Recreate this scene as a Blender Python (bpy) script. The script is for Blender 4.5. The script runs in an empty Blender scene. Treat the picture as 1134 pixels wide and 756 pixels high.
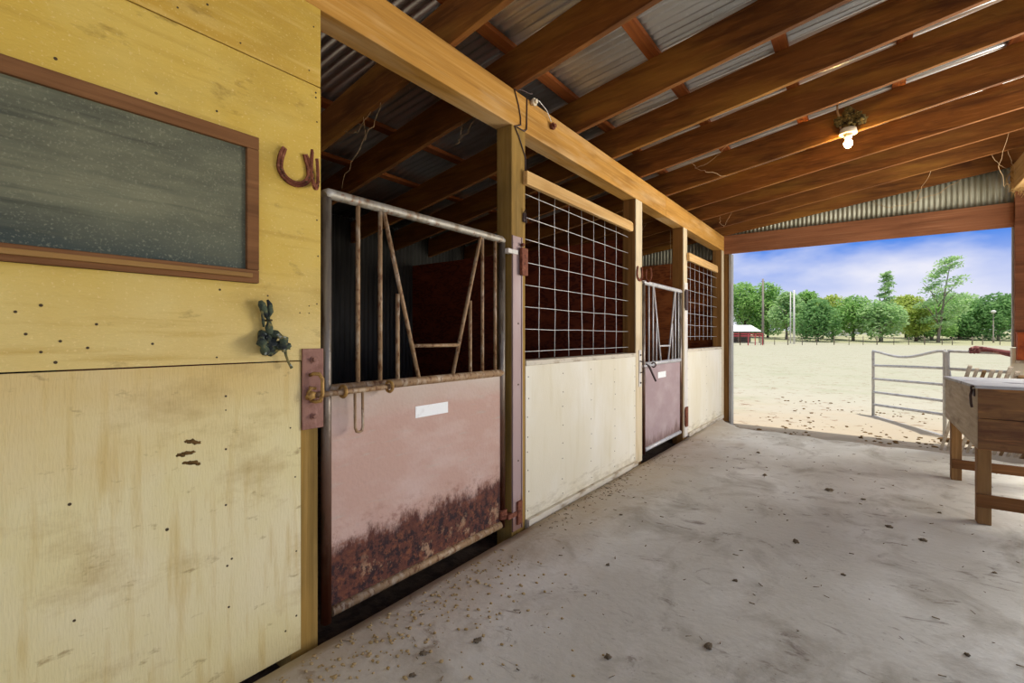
import bpy, bmesh, math, random
from mathutils import Vector, Matrix, noise as mnoise

scene = bpy.context.scene
COL = scene.collection
RND = random.Random(7)

# ------------------------------------------------------------------ camera, exposure
CAM_H = 1.262
cam_data = bpy.data.cameras.new('camera')
cam_data.sensor_width = 36.0
cam_data.lens = 16.92
cam_data.shift_y = -0.0044
cam_data.clip_start = 0.02
cam_data.clip_end = 2000
cam = bpy.data.objects.new('camera', cam_data)
COL.objects.link(cam)
cam.location = (0, 0, CAM_H)
cam.rotation_euler = (math.radians(90), 0, math.radians(36.4))
scene.camera = cam
vs = scene.view_settings
vs.view_transform = 'Standard'
vs.look = 'None'
vs.gamma = 1.0
vs.exposure = 0.0
vs.use_curve_mapping = False
scene.cycles.max_bounces = 8
scene.cycles.diffuse_bounces = 5
scene.cycles.use_denoising = True
scene.cycles.sample_clamp_indirect = 6.0


def C(h):
    """sRGB hex -> linear rgba"""
    v = []
    for i in (0, 2, 4):
        s = int(h[i:i + 2], 16) / 255.0
        v.append(s / 12.92 if s <= 0.04045 else ((s + 0.055) / 1.055) ** 2.4)
    return (v[0], v[1], v[2], 1.0)


# ------------------------------------------------------------------ sky
world = bpy.data.worlds.new('sky')
scene.world = world
world.use_nodes = True
nt = world.node_tree
nt.nodes.clear()


def wn(t, **k):
    n = nt.nodes.new(t)
    for a, b in k.items():
        setattr(n, a, b)
    return n


tc = wn('ShaderNodeTexCoord')
sep = wn('ShaderNodeSeparateXYZ')
nt.links.new(tc.outputs['Generated'], sep.inputs[0])
mp = wn('ShaderNodeMapping')
mp.inputs['Scale'].default_value = (2.2, 2.2, 5.5)
mp.inputs['Location'].default_value = (0.75, 0.3, 0.1)
nt.links.new(tc.outputs['Generated'], mp.inputs[0])
nz = wn('ShaderNodeTexNoise')
nz.inputs['Scale'].default_value = 1.6
nz.inputs['Detail'].default_value = 5
nz.inputs['Roughness'].default_value = 0.5
nt.links.new(mp.outputs[0], nz.inputs['Vector'])
# blue grows with elevation, broken by soft cloud
el = wn('ShaderNodeMapRange')
el.inputs['From Min'].default_value = 0.04
el.inputs['From Max'].default_value = 0.165
nt.links.new(sep.outputs['Z'], el.inputs['Value'])
cl = wn('ShaderNodeMapRange')
cl.inputs['From Min'].default_value = 0.66
cl.inputs['From Max'].default_value = 0.46
nt.links.new(nz.outputs['Fac'], cl.inputs['Value'])
mul = wn('ShaderNodeMath', operation='MULTIPLY')
nt.links.new(el.outputs[0], mul.inputs[0])
nt.links.new(cl.outputs[0], mul.inputs[1])
mx = wn('ShaderNodeMixRGB')
mx.inputs['Color1'].default_value = C('ecedfb')
mx.inputs['Color2'].default_value = C('3a84ea')
nt.links.new(mul.outputs[0], mx.inputs['Fac'])
# overhead the sky is a bright haze
el2 = wn('ShaderNodeMapRange')
el2.inputs['From Min'].default_value = 0.3
el2.inputs['From Max'].default_value = 0.7
nt.links.new(sep.outputs['Z'], el2.inputs['Value'])
mx2 = wn('ShaderNodeMixRGB')
mx2.inputs['Color2'].default_value = C('f2f1ee')
nt.links.new(el2.outputs[0], mx2.inputs['Fac'])
nt.links.new(mx.outputs[0], mx2.inputs['Color1'])
bg = wn('ShaderNodeBackground')
bg.inputs['Strength'].default_value = 1.0
nt.links.new(mx2.outputs[0], bg.inputs['Color'])
wo = wn('ShaderNodeOutputWorld')
nt.links.new(bg.outputs[0], wo.inputs['Surface'])

# ------------------------------------------------------------------ sun and added fill lights
sd = bpy.data.lights.new('sun', 'SUN')
sd.energy = 4.2
sd.angle = math.radians(1.0)
sd.color = (1.0, 0.95, 0.85)
sun = bpy.data.objects.new('sun', sd)
COL.objects.link(sun)
sun.rotation_euler = Vector((-0.20, 0.05, -0.97)).to_track_quat('-Z', 'Y').to_euler()


def area(name, loc, target, sx, sy, power, color):
    d = bpy.data.lights.new(name, 'AREA')
    d.shape = 'RECTANGLE'
    d.size = sx
    d.size_y = sy
    d.energy = power
    d.color = color
    o = bpy.data.objects.new(name, d)
    COL.objects.link(o)
    o.location = loc
    o.rotation_euler = (Vector(target) - Vector(loc)).to_track_quat('-Z', 'Z').to_euler()
    return o


area('fill_open_side', (2.6, 5.8, 0.8), (-1.4, 3.2, 1.75), 4.6, 1.5, 370, (1.0, 0.97, 0.9))  # added fill light outside the view, standing in for side daylight
area('fill_behind_camera', (2.4, -1.2, 1.0), (-0.6, 3.5, 0.5), 3.0, 1.6, 15, (1.0, 0.95, 0.86))  # weak fill light added behind the camera


# ------------------------------------------------------------------ materials
def mat(name, base, layers=(), rough=0.85, metallic=0.0, bump=0.0, bump_scale=(60, 60, 60), bump_detail=4,
        emit=None, emit_strength=0.0, spec=0.3, vary=True, transl=0.0):
    """Layers are painted over the base: dict(c=colour, s=scale xyz, lo, hi, k=strength, t='noise'|'low'|'rings'|'high'|'voronoi')."""
    m = bpy.data.materials.new(name)
    m.use_nodes = True
    t = m.node_tree
    t.nodes.clear()

    def N(ty, **k):
        n = t.nodes.new(ty)
        for a, b in k.items():
            setattr(n, a, b)
        return n
    out = N('ShaderNodeOutputMaterial')
    p = N('ShaderNodeBsdfPrincipled')
    t.links.new(p.outputs[0], out.inputs['Surface'])
    p.inputs['Roughness'].default_value = rough
    p.inputs['Metallic'].default_value = metallic
    p.inputs['Specular IOR Level'].default_value = spec
    co = N('ShaderNodeTexCoord')
    src = co.outputs['Object']
    if vary:
        oi = N('ShaderNodeObjectInfo')
        va = N('ShaderNodeVectorMath', operation='ADD')
        ml = N('ShaderNodeMath', operation='MULTIPLY')
        ml.inputs[1].default_value = 37.0
        t.links.new(oi.outputs['Random'], ml.inputs[0])
        t.links.new(src, va.inputs[0])
        t.links.new(ml.outputs[0], va.inputs[1])
        nsrc = va.outputs[0]
    else:
        nsrc = src
    rgb = N('ShaderNodeRGB')
    rgb.outputs[0].default_value = C(base)
    cur = rgb.outputs[0]

    def noise(scale, detail=5, rough_=0.55, dist=0.0, off=0.0):
        mpn = N('ShaderNodeMapping')
        mpn.inputs['Scale'].default_value = scale
        mpn.inputs['Location'].default_value = (off, off * 1.7, off * 0.6)
        t.links.new(nsrc, mpn.inputs[0])
        n = N('ShaderNodeTexNoise')
        n.inputs['Scale'].default_value = 1.0
        n.inputs['Detail'].default_value = detail
        n.inputs['Roughness'].default_value = rough_
        n.inputs['Distortion'].default_value = dist
        t.links.new(mpn.outputs[0], n.inputs['Vector'])
        return n.outputs['Fac']

    def maprange(v, a, b, c=0.0, d=1.0):
        r = N('ShaderNodeMapRange')
        r.inputs['From Min'].default_value = a
        r.inputs['From Max'].default_value = b
        r.inputs['To Min'].default_value = c
        r.inputs['To Max'].default_value = d
        t.links.new(v, r.inputs['Value'])
        return r.outputs[0]
    for i, L in enumerate(layers):
        ty = L.get('t', 'noise')
        n = noise(L['s'], L.get('d', 5), L.get('r', 0.55), L.get('dist', 0.0), off=3.1 * i + 0.7)
        if ty == 'noise':
            f = maprange(n, L['lo'], L['hi'], 0, L.get('k', 1))
        elif ty == 'rings':
            mm = N('ShaderNodeMath', operation='MULTIPLY')
            mm.inputs[1].default_value = L.get('n', 40)
            t.links.new(n, mm.inputs[0])
            sn = N('ShaderNodeMath', operation='SINE')
            t.links.new(mm.outputs[0], sn.inputs[0])
            f = maprange(sn.outputs[0], L['lo'], L['hi'], 0, L.get('k', 1))
        elif ty == 'voronoi':
            mpn = N('ShaderNodeMapping')
            mpn.inputs['Scale'].default_value = L['s']
            t.links.new(nsrc, mpn.inputs[0])
            vo = N('ShaderNodeTexVoronoi')
            vo.inputs['Scale'].default_value = 1.0
            t.links.new(mpn.outputs[0], vo.inputs['Vector'])
            f = maprange(vo.outputs['Distance'], L['lo'], L['hi'], 0, L.get('k', 1))
        else:
            sp = N('ShaderNodeSeparateXYZ')
            t.links.new(src, sp.inputs[0])
            m1 = N('ShaderNodeMath', operation='MULTIPLY_ADD')
            m1.inputs[1].default_value = L.get('amp', 0.3)
            t.links.new(n, m1.inputs[0])
            t.links.new(sp.outputs[L.get('ax', 2)], m1.inputs[2])
            f = maprange(m1.outputs[0], L['lo'], L['hi'], 0, L.get('k', 1))
        if 'zm' in L:
            sp = N('ShaderNodeSeparateXYZ')
            t.links.new(src, sp.inputs[0])
            zf = maprange(sp.outputs[2], L['zm'][0], L['zm'][1])
            mz = N('ShaderNodeMath', operation='MULTIPLY')
            t.links.new(f, mz.inputs[0])
            t.links.new(zf, mz.inputs[1])
            f = mz.outputs[0]
        mxn = N('ShaderNodeMixRGB')
        mxn.inputs['Color2'].default_value = C(L['c'])
        t.links.new(f, mxn.inputs['Fac'])
        t.links.new(cur, mxn.inputs['Color1'])
        cur = mxn.outputs[0]
    t.links.new(cur, p.inputs['Base Color'])
    if bump > 0:
        b = N('ShaderNodeBump')
        b.inputs['Strength'].default_value = bump
        b.inputs['Distance'].default_value = 0.01
        t.links.new(noise(bump_scale, bump_detail), b.inputs['Height'])
        t.links.new(b.outputs[0], p.inputs['Normal'])
    if emit:
        p.inputs['Emission Color'].default_value = C(emit)
        p.inputs['Emission Strength'].default_value = emit_strength
    if transl > 0:
        tr = N('ShaderNodeBsdfTranslucent')
        t.links.new(cur, tr.inputs['Color'])
        ms = N('ShaderNodeMixShader')
        ms.inputs[0].default_value = transl
        t.links.new(p.outputs[0], ms.inputs[1])
        t.links.new(tr.outputs[0], ms.inputs[2])
        t.links.new(ms.outputs[0], out.inputs['Surface'])
    return m


def grain(ax, fine, coarse):
    """stretch a noise along one axis"""
    s = [fine, fine, fine]
    s[ax] = coarse
    return tuple(s)


def wood(name, base, dark, light, ax, extra=(), bump=0.25, rough=0.85):
    return mat(name, base, [
        dict(c=dark, s=grain(ax, 16, 0.9), lo=0.45, hi=0.75, k=0.75),
        dict(c=light, s=grain(ax, 55, 1.6), lo=0.52, hi=0.75, k=0.5),
        dict(c=dark, s=grain(ax, 3.5, 1.3), lo=0.55, hi=0.75, k=0.6),
    ] + list(extra), rough=rough, bump=bump, bump_scale=grain(ax, 120, 4))


M = {}
M['beam'] = wood('beam_timber', 'bd8a3e', '7d531d', 'd9ae68', 1,
                 [dict(c='e3c79a', s=(5, 0.8, 5), lo=0.5, hi=0.68, k=0.45)])
M['post'] = wood('post_timber', '9c7a3a', '54431f', 'b8975a', 2)
M['post_dark'] = wood('weathered_post_timber', '8b6230', '47300f', 'aa7d44', 2)
M['rafter'] = wood('rafter_timber', '7a4a1b', '3a1d08', 'a56c33', 0,
                   [dict(c='3c1c08', s=(1.3, 3, 4), lo=0.62, hi=0.72, k=0.7),
                    dict(c='a5742c', s=(0.9, 2, 6), lo=0.5, hi=0.7, k=0.6)])
M['purlin'] = wood('purlin_timber', '8f4d1d', '4a2107', 'b5702f', 1)
M['header'] = wood('header_timber', '8f5c3c', '5a3218', 'a87a58', 0)
M['rail'] = wood('pale_board', 'cfa76b', 'a3763a', 'e6cfa6', 1)
M['facing'] = wood('lit_post_face', 'd6c5a3', 'a48a5e', 'ddcba8', 2)  # pale tone paints side light onto the aisle faces of posts
M['steel_galv'] = mat('aged_pipe_steel', 'a19a8c', [
    dict(c='6e5a40', s=(22, 22, 9), lo=0.5, hi=0.68, k=0.75),
    dict(c='d2d2cc', s=(9, 9, 9), lo=0.56, hi=0.7, k=0.7),
    dict(c='7a4a2c', s=(40, 40, 30), lo=0.57, hi=0.66, k=0.8)], rough=0.5, metallic=0.35, bump=0.15)
M['steel_rusty'] = mat('rusty_bar_steel', '9a7c5a', [
    dict(c='c4b49c', s=(30, 30, 12), lo=0.5, hi=0.68, k=0.7),
    dict(c='5f3419', s=(50, 50, 30), lo=0.53, hi=0.65, k=0.8)], rough=0.6, metallic=0.2, bump=0.2)
M['steel_clean'] = mat('grey_gate_steel', 'c8c6c4', [
    dict(c='8d857c', s=(20, 20, 8), lo=0.52, hi=0.7, k=0.6)], rough=0.5, metallic=0.3)
M['stile_rust'] = mat('stile_pipe_steel', '837a6e', [
    dict(c='6f4a36', s=(14, 14, 3), t='low', amp=0.7, lo=1.45, hi=1.0, k=0.85),
    dict(c='4f4030', s=(24, 24, 6), lo=0.46, hi=0.60, k=0.75),
    dict(c='4e2413', s=(30, 30, 14), t='low', amp=0.5, lo=0.75, hi=0.45, k=0.9)], rough=0.38, metallic=0.5, bump=0.2)
M['sheet_pink'] = mat('faded_pink_sheet_steel', 'c09d8c', [
    dict(c='cfb5a9', s=(3, 3, 6), lo=0.45, hi=0.7, k=0.7),
    dict(c='b9aea0', s=(5, 5, 40), lo=0.6, hi=0.75, k=0.5),
    dict(c='a97a68', s=(6, 6, 3), t='low', amp=0.5, lo=0.66, hi=0.42, k=0.7),
    dict(c='c8bfae', s=(30, 3, 6), t='low', amp=0.2, lo=0.98, hi=1.12, k=0.6),
    dict(c='5c3428', s=(11, 10, 5), t='low', amp=0.42, lo=0.585, hi=0.52, k=1.0, d=10, r=0.78),
    dict(c='24171c', s=(26, 26, 22), lo=0.46, hi=0.54, k=0.9, d=9, r=0.7, zm=(0.36, 0.27)),
    dict(c='8f5636', s=(30, 30, 28), lo=0.53, hi=0.62, k=0.6, d=9, r=0.72, zm=(0.36, 0.24)),
    dict(c='b08c6c', s=(9, 9, 8), lo=0.56, hi=0.62, k=0.85, d=10, r=0.72, zm=(0.28, 0.18)),
    dict(c='7a4630', s=(12, 12, 20), lo=0.52, hi=0.62, k=0.6, d=9, r=0.7, zm=(0.48, 0.35))],
    rough=0.75, bump=0.35, bump_scale=(50, 50, 50), vary=False)
M['sheet_mauve'] = mat('mauve_sheet_steel', 'a48e8d', [
    dict(c='b7a5a3', s=(3, 3, 5), lo=0.45, hi=0.7, k=0.7),
    dict(c='6b5147', s=(16, 9, 3), t='low', amp=0.5, lo=0.47, hi=0.36, k=0.8, d=8, r=0.7)], rough=0.75, vary=False)
M['channel'] = mat('pinkish_steel_channel', 'a58d88', [
    dict(c='b5a29e', s=(6, 6, 2), lo=0.45, hi=0.7, k=0.7),
    dict(c='7a4c34', s=(30, 30, 8), t='low', amp=0.5, lo=0.5, hi=0.3, k=0.7)], rough=0.6, metallic=0.15)
M['channel_white'] = mat('white_steel_strip', 'd8d2c8', [dict(c='a99a88', s=(20, 20, 4), lo=0.55, hi=0.7, k=0.6)], rough=0.6)
M['rust'] = mat('rusted_iron', '7c4630', [
    dict(c='4b2312', s=(40, 40, 40), lo=0.5, hi=0.65, k=0.8),
    dict(c='a97356', s=(60, 60, 60), lo=0.55, hi=0.7, k=0.7)], rough=0.8, bump=0.4)
M['rust_pink'] = mat('rust_primed_plate', '91695a', [
    dict(c='71483a', s=(20, 20, 20), lo=0.5, hi=0.7, k=0.7),
    dict(c='b58a7a', s=(45, 45, 20), lo=0.55, hi=0.7, k=0.5)], rough=0.75, bump=0.2)
M['brass'] = mat('yellowed_bar_steel', 'b08a4c', [dict(c='6c4420', s=(60, 60, 60), lo=0.5, hi=0.65, k=0.8)], rough=0.5, metallic=0.3)
M['white_plate'] = mat('white_name_plate', 'f2f2ee', [dict(c='d8d6cf', s=(30, 30, 30), lo=0.55, hi=0.7, k=0.5)], rough=0.5)
M['wire'] = mat('galvanised_wire', 'cfcdc8', [dict(c='9b8f80', s=(60, 60, 60), lo=0.55, hi=0.7, k=0.5)], rough=0.5, metallic=0.3)
M['dark_wire'] = mat('dark_wire', '4a3a38', rough=0.6)
M['nail'] = mat('nail_head', '4a3a22', rough=0.7)
plynail = [dict(c='94742a', s=(1.1, 0.9, 2.6), lo=0.50, hi=0.72, k=0.55, d=9, r=0.62),
           dict(c='efd694', s=(90, 90, 120), lo=0.60, hi=0.72, k=0.45, d=3),
           dict(c='7a5a1e', s=(7, 5, 11), lo=0.60, hi=0.72, k=0.6, d=9, r=0.65)]
M['ply_upper'] = mat('yellow_painted_plywood', 'ccaa48', [
    dict(c='c0973a', s=(2, 0.7, 3), lo=0.42, hi=0.68, k=0.8),
    dict(c='e0c070', s=(20, 3, 30), lo=0.5, hi=0.7, k=0.5)] + plynail, rough=0.6, bump=0.3, bump_scale=(30, 30, 140), vary=False)
M['ply_mid'] = mat('yellow_painted_plywood_middle', 'd0ae4b', [
    dict(c='dac06a', s=(3, 2, 3), lo=0.42, hi=0.68, k=0.8),
    dict(c='dfcc96', s=(2, 1.5, 1.5), t='low', amp=0.9, lo=0.85, hi=0.35, k=0.6),
    dict(c='b58f36', s=(12, 1.5, 25), lo=0.55, hi=0.72, k=0.5)] + plynail, rough=0.6, bump=0.3, bump_scale=(30, 40, 160), vary=False)
M['ply_lower'] = mat('pale_yellow_painted_plywood', 'decf98', [
    dict(c='e8dcba', s=(2, 2, 1.2), lo=0.42, hi=0.68, k=0.8),
    dict(c='c4a45a', s=(30, 25, 2.5), lo=0.52, hi=0.74, k=0.6),
    dict(c='cfae62', s=(3, 2, 4), t='high', amp=0.4, lo=-0.16, hi=0.2, k=0.8),
    dict(c='ad8f56', s=(3, 2.0, 4), lo=0.52, hi=0.70, k=0.65, d=10, r=0.68),
    dict(c='8f7240', s=(16, 8, 18), lo=0.61, hi=0.70, k=0.7, d=9, r=0.65),
    dict(c='a98a52', s=(3, 3, 3), t='low', amp=0.35, lo=-0.86, hi=-1.08, k=0.6, d=9, r=0.7)],
    rough=0.65, bump=0.3, bump_scale=(160, 160, 25), vary=False)
M['cream'] = mat('cream_painted_plywood', 'ded5bb', [
    dict(c='eae5d6', s=(2, 2, 1), lo=0.42, hi=0.68, k=0.8),
    dict(c='d2c6a2', s=(25, 14, 1.6), lo=0.52, hi=0.74, k=0.5),
    dict(c='a8997a', s=(14, 6, 20), t='low', amp=0.6, lo=0.42, hi=0.28, k=0.6, d=9, r=0.7)], rough=0.65, bump=0.15,
    bump_scale=(120, 120, 30))
M['sill'] = mat('worn_white_sill_paint', 'cfc5b0', [dict(c='948063', s=(20, 6, 20), lo=0.5, hi=0.66, k=0.8)], rough=0.8)
M['board_frame'] = wood('brown_board_frame', '7d5430', '4f3018', '996c44', 1)
M['board_ledge'] = wood('worn_board_ledge', '9a7440', '4f3316', 'b89a66', 1)
M['slate'] = mat('dusty_chalkboard', '545546', [
    dict(c='7d7c62', s=(4, 1.3, 5), lo=0.38, hi=0.62, k=0.95, d=9, r=0.65),
    dict(c='2e3c3e', s=(3, 1.5, 2.5), t='low', amp=0.25, lo=0.36, hi=0.16, k=0.85),
    dict(c='9a9a80', s=(150, 140, 150), lo=0.56, hi=0.70, k=0.5, d=4),
    dict(c='3a3e36', s=(9, 1.2, 34), lo=0.54, hi=0.68, k=0.65, d=8),
    dict(c='5f614f', s=(40, 5, 70), lo=0.5, hi=0.7, k=0.5)], rough=0.9, vary=False)
M['concrete'] = mat('worn_concrete', 'bfbcb2', [
    dict(c='d8d8d2', s=(1.1, 0.8, 1), lo=0.44, hi=0.66, k=0.9, d=9),
    dict(c='968f82', s=(2.6, 2.0, 1), lo=0.50, hi=0.66, k=0.7, d=10, r=0.62, dist=0.6),
    dict(c='d2cec9', s=(3.5, 1.6, 1), lo=0.58, hi=0.74, k=0.7, d=10, r=0.65),
    dict(c='6f6257', s=(5, 8, 7), lo=0.58, hi=0.68, k=0.7, d=10, r=0.7, dist=1.2),
    dict(c='6b5c4e', s=(60, 60, 60), lo=0.66, hi=0.74, k=0.6, d=5),
    dict(c='a89478', s=(3, 2.5, 2), t='low', ax=0, amp=0.8, lo=-0.75, hi=-1.45, k=0.75, d=9, r=0.65)],
    rough=0.9, bump=0.35, bump_scale=(28, 28, 28), bump_detail=9, vary=False)
M['dirt_dark'] = mat('dark_stall_dirt', '4a3b2e', [dict(c='2e241b', s=(14, 14, 14), lo=0.45, hi=0.6, k=0.8)], rough=1.0, bump=0.8,
                     bump_scale=(40, 40, 40))
M['field'] = mat('dry_paddock_ground', 'b3ae9f', [
    dict(c='a8a792', s=(0.25, 0.3, 1), t='high', ax=1, amp=8, lo=15, hi=24, k=0.8),
    dict(c='9b9e84', s=(0.5, 0.5, 1), lo=0.50, hi=0.64, k=0.55, d=10, r=0.7),
    dict(c='b5a68f', s=(0.5, 0.8, 1), t='low', ax=1, amp=7, lo=16.5, hi=11.5, k=0.95),
    dict(c='8c8272', s=(1.2, 1.2, 1), t='low', ax=1, amp=0.9, lo=8.9, hi=8.5, k=0.8, d=9),  # shade under the roof edge, painted as a darker ground strip
    dict(c='7d5f46', s=(3.6, 5, 1), lo=0.575, hi=0.63, k=0.8, d=9, r=0.72),
    dict(c='a3a377', s=(0.05, 0.05, 1), t='high', ax=1, amp=8, lo=112, hi=122, k=0.6)],
    rough=1.0, bump=0.5, bump_scale=(9, 9, 9), bump_detail=9, vary=False)
M['metal_roof'] = mat('corrugated_roof_metal', 'cfcfcd', [
    dict(c='a9a9a5', s=(1.5, 8, 4), lo=0.45, hi=0.68, k=0.7),
    dict(c='e2e2e0', s=(40, 40, 40), lo=0.6, hi=0.7, k=0.5)], rough=0.32, metallic=0.85, spec=0.5)
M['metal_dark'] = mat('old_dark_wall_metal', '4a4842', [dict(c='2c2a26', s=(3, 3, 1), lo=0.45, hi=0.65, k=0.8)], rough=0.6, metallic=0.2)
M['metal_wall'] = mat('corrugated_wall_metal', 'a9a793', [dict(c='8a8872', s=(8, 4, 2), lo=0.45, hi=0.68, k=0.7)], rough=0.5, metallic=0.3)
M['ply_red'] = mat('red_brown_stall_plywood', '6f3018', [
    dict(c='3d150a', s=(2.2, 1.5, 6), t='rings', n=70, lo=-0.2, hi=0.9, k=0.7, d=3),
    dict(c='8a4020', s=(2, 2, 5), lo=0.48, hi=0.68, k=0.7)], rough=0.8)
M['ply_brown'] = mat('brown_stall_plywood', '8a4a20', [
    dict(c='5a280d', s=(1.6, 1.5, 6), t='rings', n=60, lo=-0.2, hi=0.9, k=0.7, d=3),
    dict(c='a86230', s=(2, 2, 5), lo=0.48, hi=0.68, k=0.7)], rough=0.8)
M['box_grey'] = mat('weathered_grey_chest_wood', 'ab9c84', [
    dict(c='c0b49e', s=(20, 2, 30), lo=0.45, hi=0.68, k=0.8),
    dict(c='c0b69c', s=(40, 24, 40), lo=0.62, hi=0.72, k=0.6),
    dict(c='6b5a44', s=(5, 2, 9), lo=0.55, hi=0.72, k=0.7)], rough=0.85, bump=0.3, bump_scale=(60, 8, 120))
M['box_brown'] = mat('stained_brown_chest_wood', '78542c', [
    dict(c='4f2a10', s=(3, 8, 22), lo=0.46, hi=0.68, k=0.85),
    dict(c='a8723c', s=(4, 20, 50), lo=0.54, hi=0.72, k=0.7),
    dict(c='5a3417', s=(7, 5, 8), lo=0.56, hi=0.66, k=0.6)], rough=0.55, bump=0.2, bump_scale=(8, 60, 120))
M['box_lid'] = mat('grey_worn_lid', 'a3a3a4', [
    dict(c='bcbcbb', s=(6, 14, 10), lo=0.45, hi=0.68, k=0.8),
    dict(c='3b3733', s=(5, 3, 3), lo=0.60, hi=0.65, k=0.9, d=8)], rough=0.6, bump=0.2)
M['leg_wood'] = wood('chest_leg_wood', '86643c', '56391c', 'a8885c', 2)
M['leg_rail'] = wood('chest_rail_wood', '704a26', '442911', '94683a', 0)
M['slat'] = wood('grey_slat_wood', 'b5a692', '6f5d4a', 'd6ccbc', 2)
M['slat_dark'] = wood('brown_slat_wood', '8a6c48', '4f3a22', 'a58a64', 2)
M['gate_paint'] = mat('pale_tube_gate_steel', 'bdbdbb', [dict(c='8f8c88', s=(12, 12, 12), lo=0.5, hi=0.68, k=0.6)], rough=0.5, metallic=0.2)
M['maroon'] = mat('maroon_cloth', '7c4a4a', [dict(c='c79a90', s=(14, 14, 14), lo=0.52, hi=0.64, k=0.8)], rough=0.9)
M['straw'] = mat('dry_straw', 'cba468', [dict(c='8f6a38', s=(30, 30, 30), lo=0.5, hi=0.65, k=0.7)], rough=0.95, bump=0.8)
M['nest'] = mat('mud_nest', '6d5a2c', [dict(c='2f2612', s=(40, 40, 40), lo=0.48, hi=0.6, k=0.9), dict(c='a08c50', s=(50, 50, 50), lo=0.56, hi=0.66, k=0.7)],
                rough=1.0, bump=1.0)
M['ceramic'] = mat('white_lampholder', 'd8ccb4', rough=0.5)
M['bulb'] = mat('lit_bulb', 'fff2d0', emit='ffc870', emit_strength=200.0, rough=0.3)
M['copper'] = mat('brown_conduit', 'a8855a', [dict(c='7a5a38', s=(40, 40, 10), lo=0.5, hi=0.65, k=0.6)], rough=0.5, metallic=0.2)
M['rag'] = mat('dark_green_cloth', '4b5540', [
    dict(c='23272c', s=(26, 26, 26), lo=0.48, hi=0.58, k=0.9), dict(c='8f8048', s=(34, 34, 34), lo=0.56, hi=0.66, k=0.8),
    dict(c='aab3b0', s=(45, 45, 45), lo=0.62, hi=0.68, k=0.7)], rough=0.85, bump=0.5)
M['web'] = mat('dusty_web', 'b99a72', rough=1.0)
M['trim_grey'] = mat('grey_corner_trim', '9c9a94', [dict(c='b8b6b0', s=(14, 14, 2), lo=0.45, hi=0.65, k=0.7), dict(c='7c6a50', s=(20, 20, 3), lo=0.58, hi=0.7, k=0.6)], rough=0.6)
M['orange'] = mat('orange_rust_box', 'a8501e', [dict(c='7a3010', s=(9, 9, 9), lo=0.5, hi=0.66, k=0.7)], rough=0.7)
M['clod'] = mat('dry_dirt_clod', '94836a', [dict(c='574a38', s=(50, 50, 50), lo=0.48, hi=0.62, k=0.8)], rough=1.0, bump=0.8)
M['sawdust'] = mat('pale_sawdust', 'ab946a', [dict(c='8f7340', s=(40, 40, 40), lo=0.5, hi=0.65, k=0.7)], rough=1.0)
M['hoof'] = mat('dried_mud', '6a4f28', [dict(c='43300f', s=(40, 40, 40), lo=0.5, hi=0.65, k=0.7)], rough=1.0)
M['bark'] = mat('grey_bark', '94897c', [dict(c='6a6056', s=(4, 4, 1), lo=0.45, hi=0.65, k=0.8)], rough=1.0)
M['bark_dark'] = mat('dark_bark', '4a3a2c', rough=1.0)


def leafmat(name, a, b, c):
    return mat(name, a, [dict(c=b, s=(0.9, 0.9, 0.9), lo=0.42, hi=0.62, k=0.9), dict(c=c, s=(2.3, 2.3, 2.3), lo=0.55, hi=0.7, k=0.7)],
               rough=0.7, transl=0.55, spec=0.1)


M['leaf_mid'] = leafmat('mid_green_leaves', 'a8cc80', '86b464', 'c6e0a4')
M['leaf_light'] = leafmat('pale_green_leaves', 'b8d49c', '9cc480', 'd8eac4')
M['leaf_yellow'] = leafmat('yellow_green_leaves', 'c0ce74', 'a6bc5c', 'dcd890')
M['leaf_dark'] = leafmat('dark_green_leaves', '8cb474', '6a985c', 'a8cc8c')
M['pole_grey'] = mat('grey_pole_wood', '8f877c', rough=0.9)
M['pole_white'] = mat('white_pole_paint', 'd8d6d0', rough=0.7)
M['red_paint'] = mat('red_fence_paint', 'b04a50', rough=0.7)
M['white_wall'] = mat('white_siding', 'dcdcd8', rough=0.8)
M['roof_white'] = mat('white_roof_sheet', 'f0f0ee', rough=0.6)
M['dark_gap'] = mat('dark_opening', '5a5048', rough=0.9)
M['fence_post'] = mat('fence_post_wood', '6f6458', rough=0.9)
M['drive'] = mat('pale_gravel', 'd8d2c4', rough=1.0)


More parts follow.
